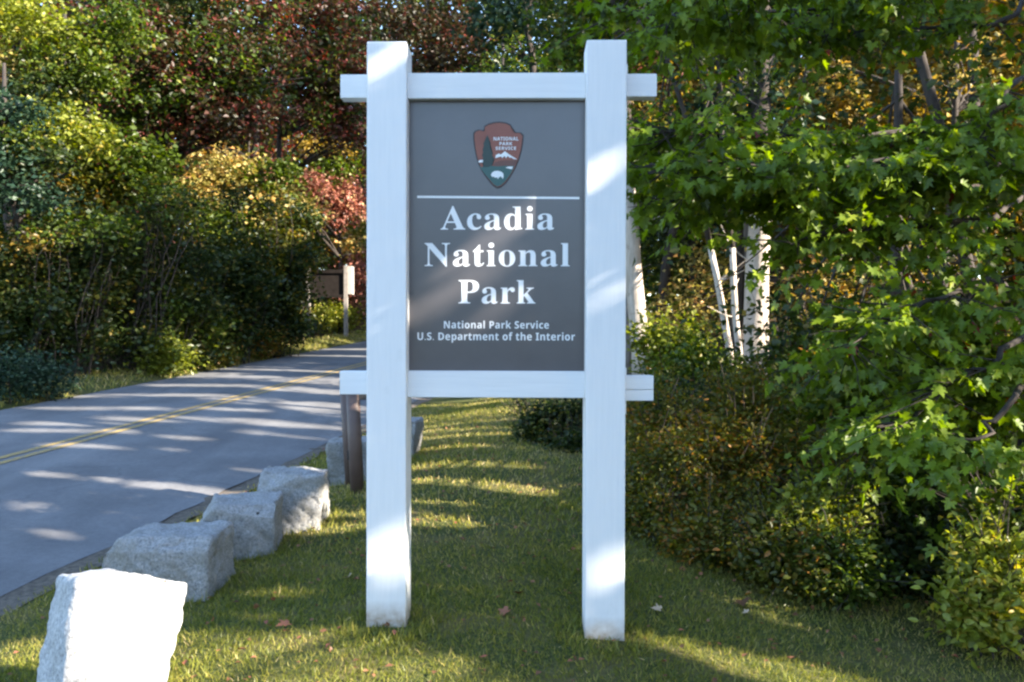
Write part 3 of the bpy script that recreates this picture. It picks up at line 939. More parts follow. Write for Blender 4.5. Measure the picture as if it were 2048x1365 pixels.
# ------------------------------------------------------------------ granite blocks
def granite_block(label, loc, dims, rz, tilt, seed, mat, rough=.035, chop=(), taper=0.0, flare=0.0):
    rng = np.random.default_rng(seed)
    bm = bmesh.new()
    bmesh.ops.create_cube(bm, size=1)
    for v in bm.verts:
        v.co = Vector((v.co.x * dims[0] * (1 + rng.uniform(-.06, .06)), v.co.y * dims[1] * (1 + rng.uniform(-.06, .06)), v.co.z * dims[2] * (1 + rng.uniform(-.05, .05)) + dims[2] / 2))
    if taper:
        for v in bm.verts:
            f_ = 1 + taper * (.5 - v.co.z / dims[2]) * 2
            v.co.x *= f_; v.co.y *= f_
    if flare:
        for v in bm.verts:
            if v.co.z < dims[2] * .5: v.co.x -= flare; v.co.y -= flare * .3
    bmesh.ops.bevel(bm, geom=bm.edges[:], offset=.018, segments=2, profile=.5, affect='EDGES')
    for n_, p_ in chop:
        r = bmesh.ops.bisect_plane(bm, geom=bm.verts[:] + bm.edges[:] + bm.faces[:], plane_co=p_, plane_no=n_, clear_outer=True)
        ed = [g for g in r["geom_cut"] if isinstance(g, bmesh.types.BMEdge)]
        bmesh.ops.holes_fill(bm, edges=ed)
    bmesh.ops.triangulate(bm, faces=bm.faces[:])
    for _ in range(6):
        long_e = [e for e in bm.edges if e.calc_length() > .026]
        if not long_e: break
        bmesh.ops.subdivide_edges(bm, edges=long_e, cuts=1)
        bmesh.ops.triangulate(bm, faces=[f for f in bm.faces if len(f.verts) > 3])
    bm.normal_update()
    off = Vector((seed * 3.1, seed * 1.7, 0))
    for v in bm.verts:
        p = v.co * 3.2 + off
        rg = 1 - abs(mnoise.noise(p * 1.9 + Vector((3, 9, 1)))) * 2          # split seams
        h = mnoise.noise(p) * rough + mnoise.noise(p * 2.7) * rough * .5 + mnoise.noise(p * 8) * rough * .32 + mnoise.noise(p * 17) * rough * .16 - max(0, rg - .82) * rough * 2.2
        v.co += v.normal * h
    o = bm_obj("granite_block", bm, mat, None, True)
    o.location = tuple(float(q) for q in loc)
    o.rotation_euler = (tilt[0], tilt[1], rz)
    tag(o, label, "boulder", "granite blocks along the road edge")
    return o
def bl(px, Y): return G(px, Y, -.09)
granite_block("sunlit granite block, coloured paler for the sun, cut off by the bottom of the picture", bl(236, 3.42) + np.array([-.02, 0, -.035]), (.41, .33, .63), math.radians(43), (math.radians(-7), math.radians(5), 0), 3, GRANITE_SUNLIT, .018, [((.35, 0, 1), (.12, 0, .60))], flare=.10)
granite_block("wide low grey granite block just behind the sunlit one", bl(343, 4.98), (.60, .46, .44), math.radians(-1), (0, math.radians(-2), 0), 5, GRANITE, .022, [((-1, 0, 1.1), (-.23, 0, .42)), ((0, -1, .9), (0, -.21, .39))])
S3_BLOCK = granite_block("grey granite block third from the front with a small dark hole", bl(488, 5.72), (.47, .44, .45), math.radians(7), (math.radians(2), 0, 0), 8, GRANITE, .022, [((-1, -.2, .8), (-.21, 0, .41)), ((.2, -1, 1), (0, -.2, .42))])
granite_block("tall grey granite block whose right face carries a sunny streak", bl(583, 6.28), (.47, .46, .49), math.radians(3), (0, math.radians(2), 0), 11, GRANITE, .024, [((-.5, -.8, 1), (-.12, -.17, .44))])
granite_block("grey granite block behind the two brown steel posts", bl(708, 8.0), (.42, .40, .46), math.radians(4), (0, 0, 0), 14, GRANITE, .024)
granite_block("last granite block peeping out beside the sign's shorter post", bl(797, 8.9), (.38, .40, .50), math.radians(-4), (0, math.radians(4), 0), 17, GRANITE, .022)

def drill_hole_disc(block, px, py):
    bpy.context.view_layer.update()
    mi = block.matrix_world.inverted()
    o = mi @ Vector((0, 0, ZC)); t = mi @ Vector(P(px, py, 8.0))
    ok_, loc_, nor_, _i = block.ray_cast(o, (t - o).normalized())
    if not ok_: return
    bm = bmesh.new()
    bmesh.ops.create_cone(bm, cap_ends=True, segments=14, radius1=.014, radius2=.011, depth=.006)
    h = bm_obj("drill_hole_disc", bm, DARK_STEEL, block)  # dark disc on the surface stands in for the hole's shade
    h.rotation_euler = nor_.to_track_quat('Z', 'Y').to_euler()
    h.location = loc_
drill_hole_disc(S3_BLOCK, 516, 1030)

# ------------------------------------------------------------------ brown steel posts by the road
def steel_post(label, px, Y, top_py, r, lean, seed, hardware=False):
    b = G(px, Y, -.15)
    zt = ZC - (top_py - HY) * Y / F_PX
    root = empty("steel_post", b)
    tag(root, label, "post", "brown steel gate posts")
    tb = Tubes()
    tp = np.array([b[0] + lean, b[1], zt])
    tb.add(np.array([b, b + (tp - b) * .5, tp]), [r, r, r], 20)
    o = tb.build("pipe", BROWN_STEEL, root)
    cp = Tubes()
    cp.add(np.array([tp, tp + np.array([0, 0, .012]), tp + np.array([0, 0, .02])]), [r * 1.06, r * 1.06, r * .7], 20)
    cp.build("cap", BROWN_STEEL, root)
    if hardware:
        bm = box_bm(tp[0] + r * .6 - b[0], tp[0] + r + .07 - b[0], -.03, .03, zt - .16 - b[2], zt - .05 - b[2], .006)
        bm_obj("latch", bm, DARK_STEEL, root)
        hg = box_bm(r * .5 - r * 2.0, r * .5 - r * .9, -.03, .03, .42, .50, .005)
        bm_obj("hinge", hg, DARK_STEEL, root)
    return root
steel_post("thicker brown steel post in front, with a dark latch near its top", 716, 7.15, 762, .056, -.045, 1, True)
steel_post("slimmer brown steel post leaning a little, behind the thicker one", 702, 7.75, 765, .042, -.06, 2)

# ------------------------------------------------------------------ the other sign across the road, seen from behind
def far_sign():
    Y = 30.0
    b = G(652, Y)
    root = empty("roadside_sign", b)
    tag(root, "far roadside sign across the road, seen from behind on two posts", "sign")
    k = Y / F_PX
    def q(px): return (px - 652) * k
    def z(py): return ZC - (py - HY) * k - b[2]
    bm_obj("post", box_bm(q(688), q(695.5), -.08, .08, -.3, z(533), .01), WEATHERED, root)
    bm_obj("post", box_bm(q(613), q(620.5), -.08, .08, -.3, z(538), .01), WEATHERED, root)
    bm_obj("sunlit_post_side", box_bm(q(695.8), q(705), -.05, .3, z(590), z(534), .01), SUNLIT_WOOD, root)  # upper right side of the post, sunlight put into its pale colour
    bm_obj("panel", box_bm(q(621), q(687.5), .0, .05, z(594), z(546), .006), SIGN_BACK, root)
    bm_obj("rail", box_bm(q(621), q(687.5), -.06, -.003, z(548), z(541), .006), SIGN_BACK, root)
    bm_obj("rail", box_bm(q(621), q(687.5), -.06, -.003, z(597), z(591), .006), SIGN_BACK, root)
far_sign()

# ------------------------------------------------------------------ near maple at the right edge
def near_maple():
    rng = np.random.default_rng(41)
    base = np.array([4.35, 7.2, ground_z(4.35, 7.2)])
    root = tag(empty("maple_tree", base), "maple with big green lobed leaves reaching in from the right edge", "tree")
    tb = Tubes()
    tr = wiggle_line(base - np.array([0, 0, .2]), base + np.array([.3, .3, 8.5]), 10, .08, rng)
    rad = np.linspace(.20, .05, 10)
    tb.add(tr, rad, 12)
    tb.build("trunk", BARK, root)
    # boughs: (start z, list of (px, py, Y)) following the tiers of foliage
    boughs = [
        (4.6, [(2000, -60, 6.6), (1760, 0, 6.2), (1500, 25, 5.9), (1230, 30, 5.7)], 66),
        (4.2, [(1990, 60, 6.3), (1780, 55, 6.4), (1560, 70, 6.3), (1320, 70, 6.2)], 52),
        (3.2, [(1990, 270, 6.0), (1800, 265, 5.8), (1560, 280, 5.6), (1290, 275, 5.5)], 66),
        (2.9, [(2000, 330, 5.5), (1800, 330, 5.3), (1560, 340, 5.2), (1285, 330, 5.3)], 70),
        (2.6, [(2000, 370, 5.8), (1760, 370, 5.7), (1500, 385, 5.7), (1300, 400, 5.8)], 56),
        (2.4, [(1980, 450, 5.5), (1850, 440, 5.4), (1700, 460, 5.3), (1560, 470, 5.3)], 38),
        (2.2, [(2010, 560, 5.2), (1900, 590, 5.1), (1780, 640, 5.1), (1690, 700, 5.1)], 40),
        (2.0, [(2010, 700, 5.0), (1920, 760, 4.9), (1840, 820, 4.9), (1760, 880, 4.9)], 44),
        (1.8, [(2040, 780, 4.7), (1990, 840, 4.7), (1930, 880, 4.7), (1850, 905, 4.7)], 34),
        (3.6, [(2020, 180, 5.6), (1990, 240, 5.4), (1960, 300, 5.3), (1900, 350, 5.3)], 34),
        (5.2, [(2040, -120, 6.0), (1800, -60, 5.6), (1600, -40, 5.4), (1400, -30, 5.3)], 44),
    ]
    lc, ld, ln, ls, lt = [], [], [], [], []
    for hz, pts, nt_ in boughs:
        i = int(np.argmin(np.abs(tr[:, 2] - base[2] - hz)))
        key = [tr[i]] + [P(*p) for p in pts]
        # smooth polyline
        key = np.array(key)
        tt = np.linspace(0, len(key) - 1, 16)
        line = np.stack([np.interp(tt, np.arange(len(key)), key[:, k]) for k in range(3)], 1)
        line[1:-1] = (line[:-2] + line[1:-1] * 2 + line[2:]) / 4
        line[1:] += rng.normal(size=(15, 3)) * .025
        L = np.linalg.norm(np.diff(line, axis=0), axis=1).sum()
        bt = Tubes()
        bt.add(line, np.linspace(.024, .005, 16), 6)
        for _ in range(int(nt_ * 1.9)):
            u = .22 + .78 * rng.random() ** .8
            j = u * 15; j0 = min(int(j), 14)
            o = line[j0] + (line[j0 + 1] - line[j0]) * (j - j0)
            fwd = line[min(j0 + 1, 15)] - line[j0]; fwd /= np.linalg.norm(fwd) + 1e-9
            side = rng.normal(size=3); side[2] = side[2] * .35 - .12
            dirn = fwd * .5 + side / (np.linalg.norm(side) + 1e-9); dirn /= np.linalg.norm(dirn)
            tl = .22 + .38 * rng.random()
            tw = wiggle_line(o, o + dirn * tl + np.array([0, 0, -.06 * rng.random()]), 5, .012, rng)
            if keep_mask(tw).all():
                bt.add(tw, np.linspace(.006, .0022, 5), 4, cap=False)
            m = rng.integers(9, 16)
            tc = np.clip(rng.normal(.5, .14), .1, .85)
            for q in range(m):
                s = .25 + .75 * (q + rng.random()) / m
                a = tw[min(3, int(s * 4))] + (tw[min(4, int(s * 4) + 1)] - tw[min(3, int(s * 4))]) * (s * 4 - int(s * 4))
                out = rng.normal(size=3); out[2] *= .4; out = out / (np.linalg.norm(out) + 1e-9)
                out = out * .8 + dirn * .5
                pet = a + out * (.03 + .035 * rng.random()) + np.array([0, 0, -.012])
                dd = out + np.array([0, 0, -.45 - .6 * rng.random()])
                nn = np.array([0, -.25, .75]) + rng.normal(size=3) * .42 + out * .3
                lc.append(pet); ld.append(dd); ln.append(nn); ls.append(.046 + .046 * rng.random())
                t_ = tc + rng.normal(0, .16)
                lt.append(.985 if rng.random() < .006 else min(.93, max(0, t_)))
        bt.build("branch", BARK, root)
    c, d, n, s, t = map(np.array, (lc, ld, ln, ls, lt))
    k = keep_mask(c)
    c, d, n, s, t = c[k], d[k], n[k], s[k], t[k]
    # the 300 leaves that show largest are parts of their own; the rest is one mass
    px = c[:, 0] / c[:, 1] * F_PX + CX; py = HY - (c[:, 2] - ZC) / c[:, 1] * F_PX
    inside = (px > 1255) & (px < 2040) & (py > 5) & (py < 1300)
    # visible first: nearest leaf in each small cell of the view
    order = np.argsort(np.where(inside, c[:, 1] - s * 4, 99))
    pick, cells = [], set()
    for i in order:
        if not inside[i]: break
        cell = (int(px[i] / 36), int(py[i] / 36))
        if cell in cells: continue
        cells.add(cell); pick.append(i)
        if len(pick) >= 300: break
    rest = np.ones(len(c), bool); rest[pick] = False
    v, f, ti = leaf_arrays(c[rest], d[rest], n[rest], s[rest], t[rest], T_MAPLE)
    o = np_obj("crown", v, f, FOL['maple'], root, ti)
    o["kind"] = "stuff"
    # single leaves share twelve meshes that differ in tint
    proto = []
    for q in range(12):
        v, f, ti = leaf_arrays(np.zeros((1, 3)), np.array([[0, 1., 0]]), np.array([[0, 0, 1.]]), np.ones(1), np.array([.12 + q * .07]), T_MAPLE)
        proto.append(np_mesh("leaf", v, f, FOL['maple'], ti))
    red = proto[-1]
    for i in pick:
        me = proto[int(np.clip((t[i] - .12) / .07, 0, 11))]
        dd = Vector(d[i]).normalized(); nn = Vector(n[i]); nn = (nn - nn.dot(dd) * dd).normalized(); sd = dd.cross(nn)
        M = Matrix((sd, dd, nn)).transposed().to_4x4()
        o = bpy.data.objects.new("leaf", me)
        o.matrix_local = Matrix.Translation(Vector(c[i] - base)) @ M @ Matrix.Scale(float(s[i]), 4)
        link(o, root)
near_maple()

# ------------------------------------------------------------------ woods right of the sign
def bare_trunk(label, px0, py0, px1, py1, Y, r, bark, seed, crown=None, pal='green', name="birch_tree", group=None, ncl=46):
    """a tree whose visible trunk runs through two picture points at depth Y"""
    a, b = P(px0, py0, Y), P(px1, py1, Y)       # upper, lower
    s = (a - b) / (a[2] - b[2])
    bx = b[0] + s[0] * (ground_z(b[0], Y) - b[2])
    base = np.array([bx, Y, ground_z(bx, Y)])
    topz = base[2] + (crown or 9.0)
    rng = np.random.default_rng(seed)
    root = tag(empty(name, base), label, "tree", group)
    top = base + s * (topz - base[2])
    tr = wiggle_line(base - np.array([0, 0, .2]), top, 14, .022, rng)
    tb = Tubes()
    rr_ = np.linspace(1.1, .45, 14) * r
    shade_cut = 5 if bark is BARK_PALE else 13
    tb.add(tr[:shade_cut + 1], rr_[:shade_cut + 1], 14)
    # stubs of broken twigs
    for _ in range(3):
        j = rng.integers(3, 6)
        o = tr[j]; dv = rng.normal(size=3); dv[2] = abs(dv[2]) * .5
        dv /= np.linalg.norm(dv)
        tb.add(np.array([o, o + dv * (r + .12), o + dv * (r + .3 + .3 * rng.random()) + np.array([0, 0, .1])]), [.018, .012, .005], 5, cap=False)
    lb = Tubes()
    if shade_cut < 13: lb.add(tr[shade_cut:], rr_[shade_cut:], 12)  # upper part of pale trunks gets dark bark to stand for canopy shade
    cl = clumps(top - np.array([0, 0, 2.2]), (2.2, 2.0, 2.2), ncl, rng)
    for q in cl[:12]:
        lb.add(wiggle_line(tr[-4 + rng.integers(0, 4)], q, 5, .05, rng), np.linspace(.022, .006, 5), 5, cap=False)
    tb.build("trunk", bark, root)
    lb.build("limbs", BARK, root)  # limbs, together with the darkened upper trunk
    crown_obj("crown", [leaves_for(cl, 80, .45, .11, rng)], FOL[pal], T_RHOMB, root)
GT = "slender trees in the woods beside the sign"
bare_trunk("pale sunlit trunk close beside the sign's taller-looking right post", 1271, 580, 1282, 745, 15.5, .16, BARK_PALE, 51, 9.5, 'green', group=GT)
bare_trunk("thickest pale sunlit trunk in the woods right of the sign", 1514, 540, 1512, 770, 14.3, .20, BARK_PALE, 52, 10, 'green', group=GT)
bare_trunk("thin pale leaning stem, the more tilted of the two slim ones", 1425, 540, 1474, 760, 13.4, .055, BARK_PALE, 53, 6.5, 'green', group=GT, ncl=16)
bare_trunk("thin pale upright stem between the leaning stem and thick trunk", 1463, 560, 1480, 780, 13.2, .052, BARK_PALE, 54, 6.5, 'green', group=GT, ncl=16)
bare_trunk("grey shaded trunk just behind the thickest pale trunk", 1489, 550, 1490, 700, 16.4, .16, BARK_GREY, 55, 10, 'dark', group=GT)
bare_trunk("brownish trunk half hidden behind the sign's right post", 1254, 580, 1262, 740, 16.2, .12, BARK_GREY, 56, 9, 'dark', group=GT)
bare_trunk("dark slanting trunk high up behind the maple boughs", 1690, 95, 1745, 300, 10.5, .075, BARK, 57, 3.4, 'dark', group=GT, ncl=30)
bare_trunk("dark trunk behind the boughs towards the right edge", 1835, 110, 1880, 300, 10.0, .085, BARK, 58, 7, 'dark', group=GT, ncl=30)
bare_trunk("short stretch of dark trunk low among the green undergrowth", 1775, 560, 1765, 790, 9.6, .09, BARK, 59, 4.2, 'dark', group=GT, ncl=30)

def pe(px, py, Y, rx, ry, rz, ncl, pal=None):
    c = (P(px, py, Y), (rx, ry, rz), ncl)
    return c + (pal,) if pal else c
GW = "trees of the woods right of the sign"
make_tree("maple_tree", "orange-yellow maple glowing through the gap between the green boughs", "tree", G(1800, 15.5), 8.5, .13, [pe(1790, 150, 15.5, 2.0, 1.2, 1.5, 60, 'orange'), pe(1900, 560, 13.5, 1.2, .8, 1.4, 26, 'orange')], 'orange', .10, 61, GW, per=55, spread=.35)
make_tree("spruce_tree", "dark spruce showing between the upper and lower maple boughs", "tree", G(1480, 14.8), 9, .14, [pe(1480, 170, 14.8, 1.1, 1.1, 2.0, 60), pe(1480, 330, 14.8, 1.4, 1.2, 1.0, 40)], 'teal', .16, 62, GW, per=70, spread=.32, flat=.4, T=T_RHOMB)
make_tree("maple_tree", "red-tinged maple right beside the top of the sign's right post", "tree", G(1330, 16.8), 9, .12, [pe(1310, 210, 16.8, 1.3, 1.0, .9, 40, 'orange'), pe(1300, 160, 17, .9, .9, .7, 22, 'red')], 'red', .10, 63, GW, per=55, spread=.3)
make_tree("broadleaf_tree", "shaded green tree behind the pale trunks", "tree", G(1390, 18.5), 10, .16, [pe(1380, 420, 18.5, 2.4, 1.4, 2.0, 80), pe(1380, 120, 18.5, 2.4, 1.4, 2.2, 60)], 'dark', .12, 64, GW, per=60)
make_tree("broadleaf_tree", "olive tree standing behind the thickest pale trunk", "tree", G(1620, 17.5), 10, .16, [pe(1620, 480, 17.5, 2.2, 1.4, 2.0, 80, 'huckle'), pe(1640, 200, 17.5, 2.2, 1.4, 1.8, 50, 'orange'), pe(1600, 30, 17.5, 2.2, 1.4, 1.2, 50, 'dark')], 'huckle', .12, 65, GW, per=60)
make_tree("broadleaf_tree", "brown-green tree behind the maple boughs at the right edge", "tree", G(1930, 14), 9.5, .15, [pe(1930, 480, 14, 1.8, 1.2, 1.8, 70, 'huckle'), pe(1960, 150, 14, 1.8, 1.2, 1.6, 40, 'orange')], 'huckle', .11, 66, GW, per=60)
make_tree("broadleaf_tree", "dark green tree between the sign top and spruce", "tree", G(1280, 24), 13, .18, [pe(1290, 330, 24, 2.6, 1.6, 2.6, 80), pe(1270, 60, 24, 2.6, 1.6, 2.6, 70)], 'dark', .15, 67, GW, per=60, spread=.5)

make_tree("straw_maple", "cream-yellow sunlit tree glimpsed low behind the right-hand boughs", "tree", G(1900, 13.2), 7.5, .09, [pe(1850, 560, 13.2, 1.3, .8, .9, 40), pe(1960, 640, 12.8, .8, .6, .8, 26), pe(1960, 130, 13.2, .9, .7, .8, 30), pe(1740, 610, 13.4, .8, .6, .6, 18, 'orange')], 'straw', .10, 68, GW, per=50, spread=.24)
make_tree("straw_maple", "pale gold tree showing between spruce and the dark trunks", "tree", G(1600, 15.8), 8.5, .09, [pe(1560, 180, 15.8, 1.0, .8, .8, 30), pe(1680, 160, 15.6, .8, .7, .7, 22), pe(1400, 600, 16.2, 1.1, .7, .9, 26), pe(1600, 560, 15.6, .9, .7, .8, 22)], 'straw', .10, 69, GW, per=50, spread=.24)

GU = "understory bushes among the trunks"
make_shrub("understory_shrub", "yellow-green bush glowing beside the pale trunk nearest the sign", G(1345, 12.2), [pe(1345, 690, 12.2, .75, .5, .55, 46, 'bright'), pe(1380, 760, 11.6, .9, .5, .5, 46, 'green')], 'bright', .085, 71, GU, per=40, spread=.15, sprigs=24)
make_shrub("understory_shrub", "leafy green bush at the feet of the thin leaning stems", G(1440, 11.4), [pe(1430, 740, 11.4, .8, .5, .6, 60, 'green')], 'green', .08, 72, GU, per=42, spread=.15, sprigs=24)
make_shrub("understory_shrub", "mixed olive bush right of the thickest pale trunk", G(1600, 11.2), [pe(1610, 700, 11.2, .85, .6, .85, 80, 'green'), pe(1580, 640, 11.6, .6, .5, .6, 30, 'huckle')], 'green', .085, 73, GU, per=42, spread=.17, sprigs=24)
make_shrub("understory_shrub", "shaded bush with golden sprigs under the lowest maple bough", G(1720, 9.2), [pe(1720, 760, 9.2, .75, .5, .6, 60, 'huckle'), pe(1740, 680, 9.4, .5, .4, .35, 30, 'bright'), pe(1640, 880, 7.0, .4, .4, .3, 50, 'bright')], 'huckle', .07, 74, GU, per=42, spread=.15, sprigs=24)
make_shrub("understory_shrub", "large maple sapling filling the space below the boughs", G(1860, 7.0), [pe(1830, 700, 7.0, .55, .5, .6, 60, 'green'), pe(1960, 760, 6.6, .5, .4, .7, 60, 'maple'), pe(1760, 800, 6.6, .45, .4, .4, 40, 'green')], 'green', .085, 75, GU, per=30, spread=.15, T=T_MAPLE)

GB = "bushes along the edge of the lawn"
make_shrub("blueberry_bush", "brown-olive bush touching the sign's right post", G(1310, 6.6), [pe(1310, 960, 6.6, .40, .5, .50, 110), pe(1300, 1060, 6.1, .34, .4, .30, 70), pe(1320, 840, 7.2, .50, .5, .42, 70, 'huckle')], 'huckle', .037, 81, GB, per=64, spread=.085, T=T_OVAL, sprigs=45)
make_shrub("blueberry_bush", "rusty-tipped bush in the middle of the bank", G(1450, 6.1), [pe(1450, 960, 6.1, .42, .5, .48, 120), pe(1420, 1080, 5.6, .32, .4, .24, 70), pe(1480, 840, 6.9, .55, .5, .40, 70, 'huckle')], 'huckle', .037, 82, GB, per=64, spread=.085, T=T_OVAL, sprigs=45, base_tint=.6)
make_shrub("blueberry_bush", "low olive-green bush hanging over the lawn edge", G(1600, 5.0), [pe(1590, 1120, 5.05, .34, .32, .20, 110, 'huckle'), pe(1680, 1130, 4.95, .28, .3, .2, 70, 'green'), pe(1560, 1060, 5.4, .3, .3, .18, 50, 'huckle')], 'huckle', .040, 83, GB, per=64, spread=.075, T=T_OVAL, sprigs=45, base_tint=.45)
make_shrub("blueberry_bush", "sunlit yellow-green bush below the bright maple leaves", G(1660, 5.3), [pe(1650, 1030, 5.2, .30, .28, .17, 80, 'bright'), pe(1700, 990, 5.4, .25, .28, .16, 50, 'green'), pe(1580, 930, 6.2, .45, .4, .35, 80, 'huckle')], 'bright', .045, 84, GB, per=50, spread=.08, T=T_OVAL, sprigs=45)
make_shrub("blueberry_bush", "dark shaded bush in the hollow between the yellow bushes", G(1800, 5.3), [pe(1810, 1110, 5.25, .36, .3, .30, 90, 'dark'), pe(1830, 980, 5.5, .40, .3, .22, 60, 'green')], 'dark', .05, 85, GB, per=50, spread=.09, T=T_OVAL, sprigs=45)
make_shrub("oak_sapling", "yellow-green sapling drooping to the grass at the right edge", G(2010, 4.35), [pe(2010, 1150, 4.35, .20, .2, .22, 70, 'bright'), pe(1960, 1230, 4.3, .13, .15, .12, 36, 'bright'), pe(2010, 1020, 4.6, .2, .2, .18, 50, 'green')], 'bright', .052, 86, GB, per=36, spread=.07, T=T_OVAL, sprigs=45, base_tint=.62)
make_shrub("blueberry_bush", "dark green bush seen between the sign posts", G(1105, 9.2), [pe(1110, 850, 9.2, .42, .5, .40, 110, 'dark'), pe(1060, 825, 9.8, .30, .4, .2, 40, 'green'), pe(1150, 900, 8.8, .3, .4, .25, 50, 'dark')], 'dark', .05, 87, GB, per=50, spread=.09, T=T_OVAL, sprigs=45)
make_shrub("blueberry_bush", "grey-green feathery bush behind the brown-olive ones", G(1390, 8.6), [pe(1380, 830, 8.6, .65, .5, .35, 90, 'dark'), pe(1480, 800, 8.9, .5, .5, .3, 60, 'huckle'), pe(1620, 850, 7.8, .5, .5, .45, 80, 'green')], 'dark', .055, 88, GB, per=50, spread=.10, T=T_OVAL, sprigs=45)
make_shrub("blueberry_bush", "leafy bush at the right edge behind the drooping sapling", G(1960, 5.2), [pe(1960, 1000, 5.2, .35, .3, .30, 80, 'green'), pe(1920, 1100, 5.0, .25, .25, .2, 50, 'dark')], 'green', .06, 89, GB, per=50, spread=.09, T=T_OVAL, sprigs=45)

# ------------------------------------------------------------------ thicket and trees across the road
GL = "thicket bushes across the road"
def lsh(label, px, Y, hw_, top_py, pal, seed, leaf=.10, extra=(), ncl=90, tint=.5, per=48):
    b = G(px, Y)
    zt = ZC - (top_py - HY) * Y / F_PX
    h = zt - b[2]
    c = (b + np.array([0, 0, h * .55]), (hw_, hw_ * .8, h * .50), ncl)
    if top_py < 600:
        rr_ = random.Random(seed)
        extra = list(extra) + [(b + np.array([0, -.25, h * .2]), (hw_, hw_ * .6, h * .17), 30, 'dark')]
        for q_, p_ in enumerate(('green', 'dark', 'huckle', 'dark')):
            ex = (b + np.array([rr_.uniform(-1, 1) * hw_, -rr_.uniform(.0, .5) * hw_, h * rr_.uniform(.35, 1.12)]), (hw_ * .45, hw_ * .4, h * .12), 9 if p_ != 'huckle' else 4, p_)
            extra = list(extra) + [ex]
    return make_shrub("thicket_shrub", label, b, [c] + list(extra), pal, leaf, seed, GL, per=per, spread=.19, stems=5, base_tint=tint)
lsh("small blue-green bush low at the left edge of the picture", 10, 13.6, .45, 715, 'teal', 101, .07, ncl=30)
lsh("rounded blue-green bush on the verge, second from the left edge", 88, 14.2, .50, 722, 'teal', 102, .07, ncl=36)
lsh("tall dark bush rising behind the blue-green ones", 20, 16.5, 1.3, 430, 'dark', 103, .10, ncl=120)
lsh("dark bush with orange-brown leaves near its top", 130, 17.0, 1.2, 440, 'dark', 104, .10, [pe(70, 490, 16.2, .5, .4, .4, 7, 'orange')], ncl=120, tint=.4)
lsh("dense dark green bush with bare twigs at its foot", 235, 18.0, 1.3, 400, 'dark', 105, .10, ncl=130)
lsh("dark rounded bush left of the bright green leaves", 320, 18.8, 1.2, 430, 'dark', 106, .10, ncl=110, tint=.4)
lsh("bush with brighter green leaves hanging low by the road", 375, 19.2, .9, 560, 'green', 107, .10, ncl=70, tint=.6)
lsh("olive bush in shade beside the straw-coloured one", 460, 21.0, 1.2, 440, 'dark', 108, .11, ncl=110)
lsh("grey-green open bush left of the far roadside sign", 555, 22.8, 1.3, 420, 'huckle', 109, .11, [pe(560, 560, 22.6, 1.1, .8, 1.2, 60, 'dark')], ncl=110, tint=.3)
lsh("dark leafy bush partly covering the far sign's first post", 575, 26.0, .75, 500, 'dark', 110, .11, ncl=70)
lsh("low yellow-green bush growing under the far sign", 668, 31.2, 1.0, 612, 'bright', 111, .10, ncl=70)
lsh("low grassy clump with straw stalks on the verge", 335, 17.9, .6, 680, 'bright', 112, .10, ncl=36, tint=.3)
lsh("short brown-tipped weeds between the dark bushes and the road", 420, 20.0, .7, 690, 'huckle', 113, .08, ncl=40)
lsh("dry weeds on the verge below the olive bush", 520, 22.0, .7, 655, 'huckle', 114, .08, ncl=40, tint=.7)

GE = "trees across the road"
make_tree("straw_maple", "straw-yellow sunlit tree above the dark thicket", "tree", G(500, 25.5), 7.2, .08, [pe(540, 430, 25.2, 1.5, 1.0, 1.1, 60), pe(470, 350, 25.4, 1.0, .8, .55, 26), pe(415, 305, 25.8, .9, .8, .4, 16), pe(400, 400, 25.0, .9, .7, .9, 26), pe(540, 490, 24.5, 1.4, .8, 1.0, 40, 'huckle'), pe(455, 440, 24.6, 1.2, .8, .8, 34, 'green'), pe(540, 350, 25.0, 1.1, .8, .6, 22, 'green'), pe(600, 450, 24.6, .8, .7, .8, 18, 'dark')], 'straw', .14, 121, GE, per=50, spread=.25)
make_tree("red_maple", "salmon-red sunlit maple beside the sign's left post", "tree", G(680, 31.5), 8.4, .10, [pe(680, 410, 31, 1.4, 1.0, 1.1, 56), pe(605, 365, 29.0, 1.3, .8, .5, 34), pe(590, 420, 28.8, .9, .7, .5, 20, 'straw'), pe(640, 440, 32, 1.0, .8, .6, 22), pe(720, 560, 32, .9, .8, 1.2, 36), pe(650, 300, 30, 1.3, .8, .4, 16, 'orange'), pe(660, 340, 29.6, 1.2, .8, .6, 24, 'green'), pe(640, 500, 33, 1.2, .8, .8, 26, 'bright'), pe(690, 490, 32, .9, .8, .5, 14, 'straw')], 'red', .15, 122, GE, per=50, spread=.27)
make_tree("broadleaf_tree", "big shaded tree with dark green and dull red boughs over the road", "tree", G(330, 22.5), 10.5, .22, [pe(320, 180, 22, 2.2, 1.4, 1.3, 60, 'dark'), pe(340, 160, 21.6, 2.4, 1.4, 1.5, 60, 'darkred'), pe(300, 210, 21.5, 1.8, 1.0, .8, 26, 'green'), pe(520, 130, 22.5, 2.4, 1.6, 1.9, 84, 'darkred'), pe(500, 150, 22.2, 2.2, 1.5, 1.7, 34, 'dark'), pe(470, 120, 21.8, 2.0, 1.3, 1.4, 24, 'green'), pe(250, 40, 22, 2.2, 1.4, 1.2, 50, 'dark'), pe(260, 60, 21.5, 1.8, 1.2, .9, 30, 'darkred'), pe(450, 245, 21.8, 2.0, 1.2, .7, 56, 'darkred'), pe(400, -40, 22.5, 3, 1.6, 1.4, 70, 'dark')], 'dark', .135, 123, GE, per=52, spread=.27, base_tint=.42)
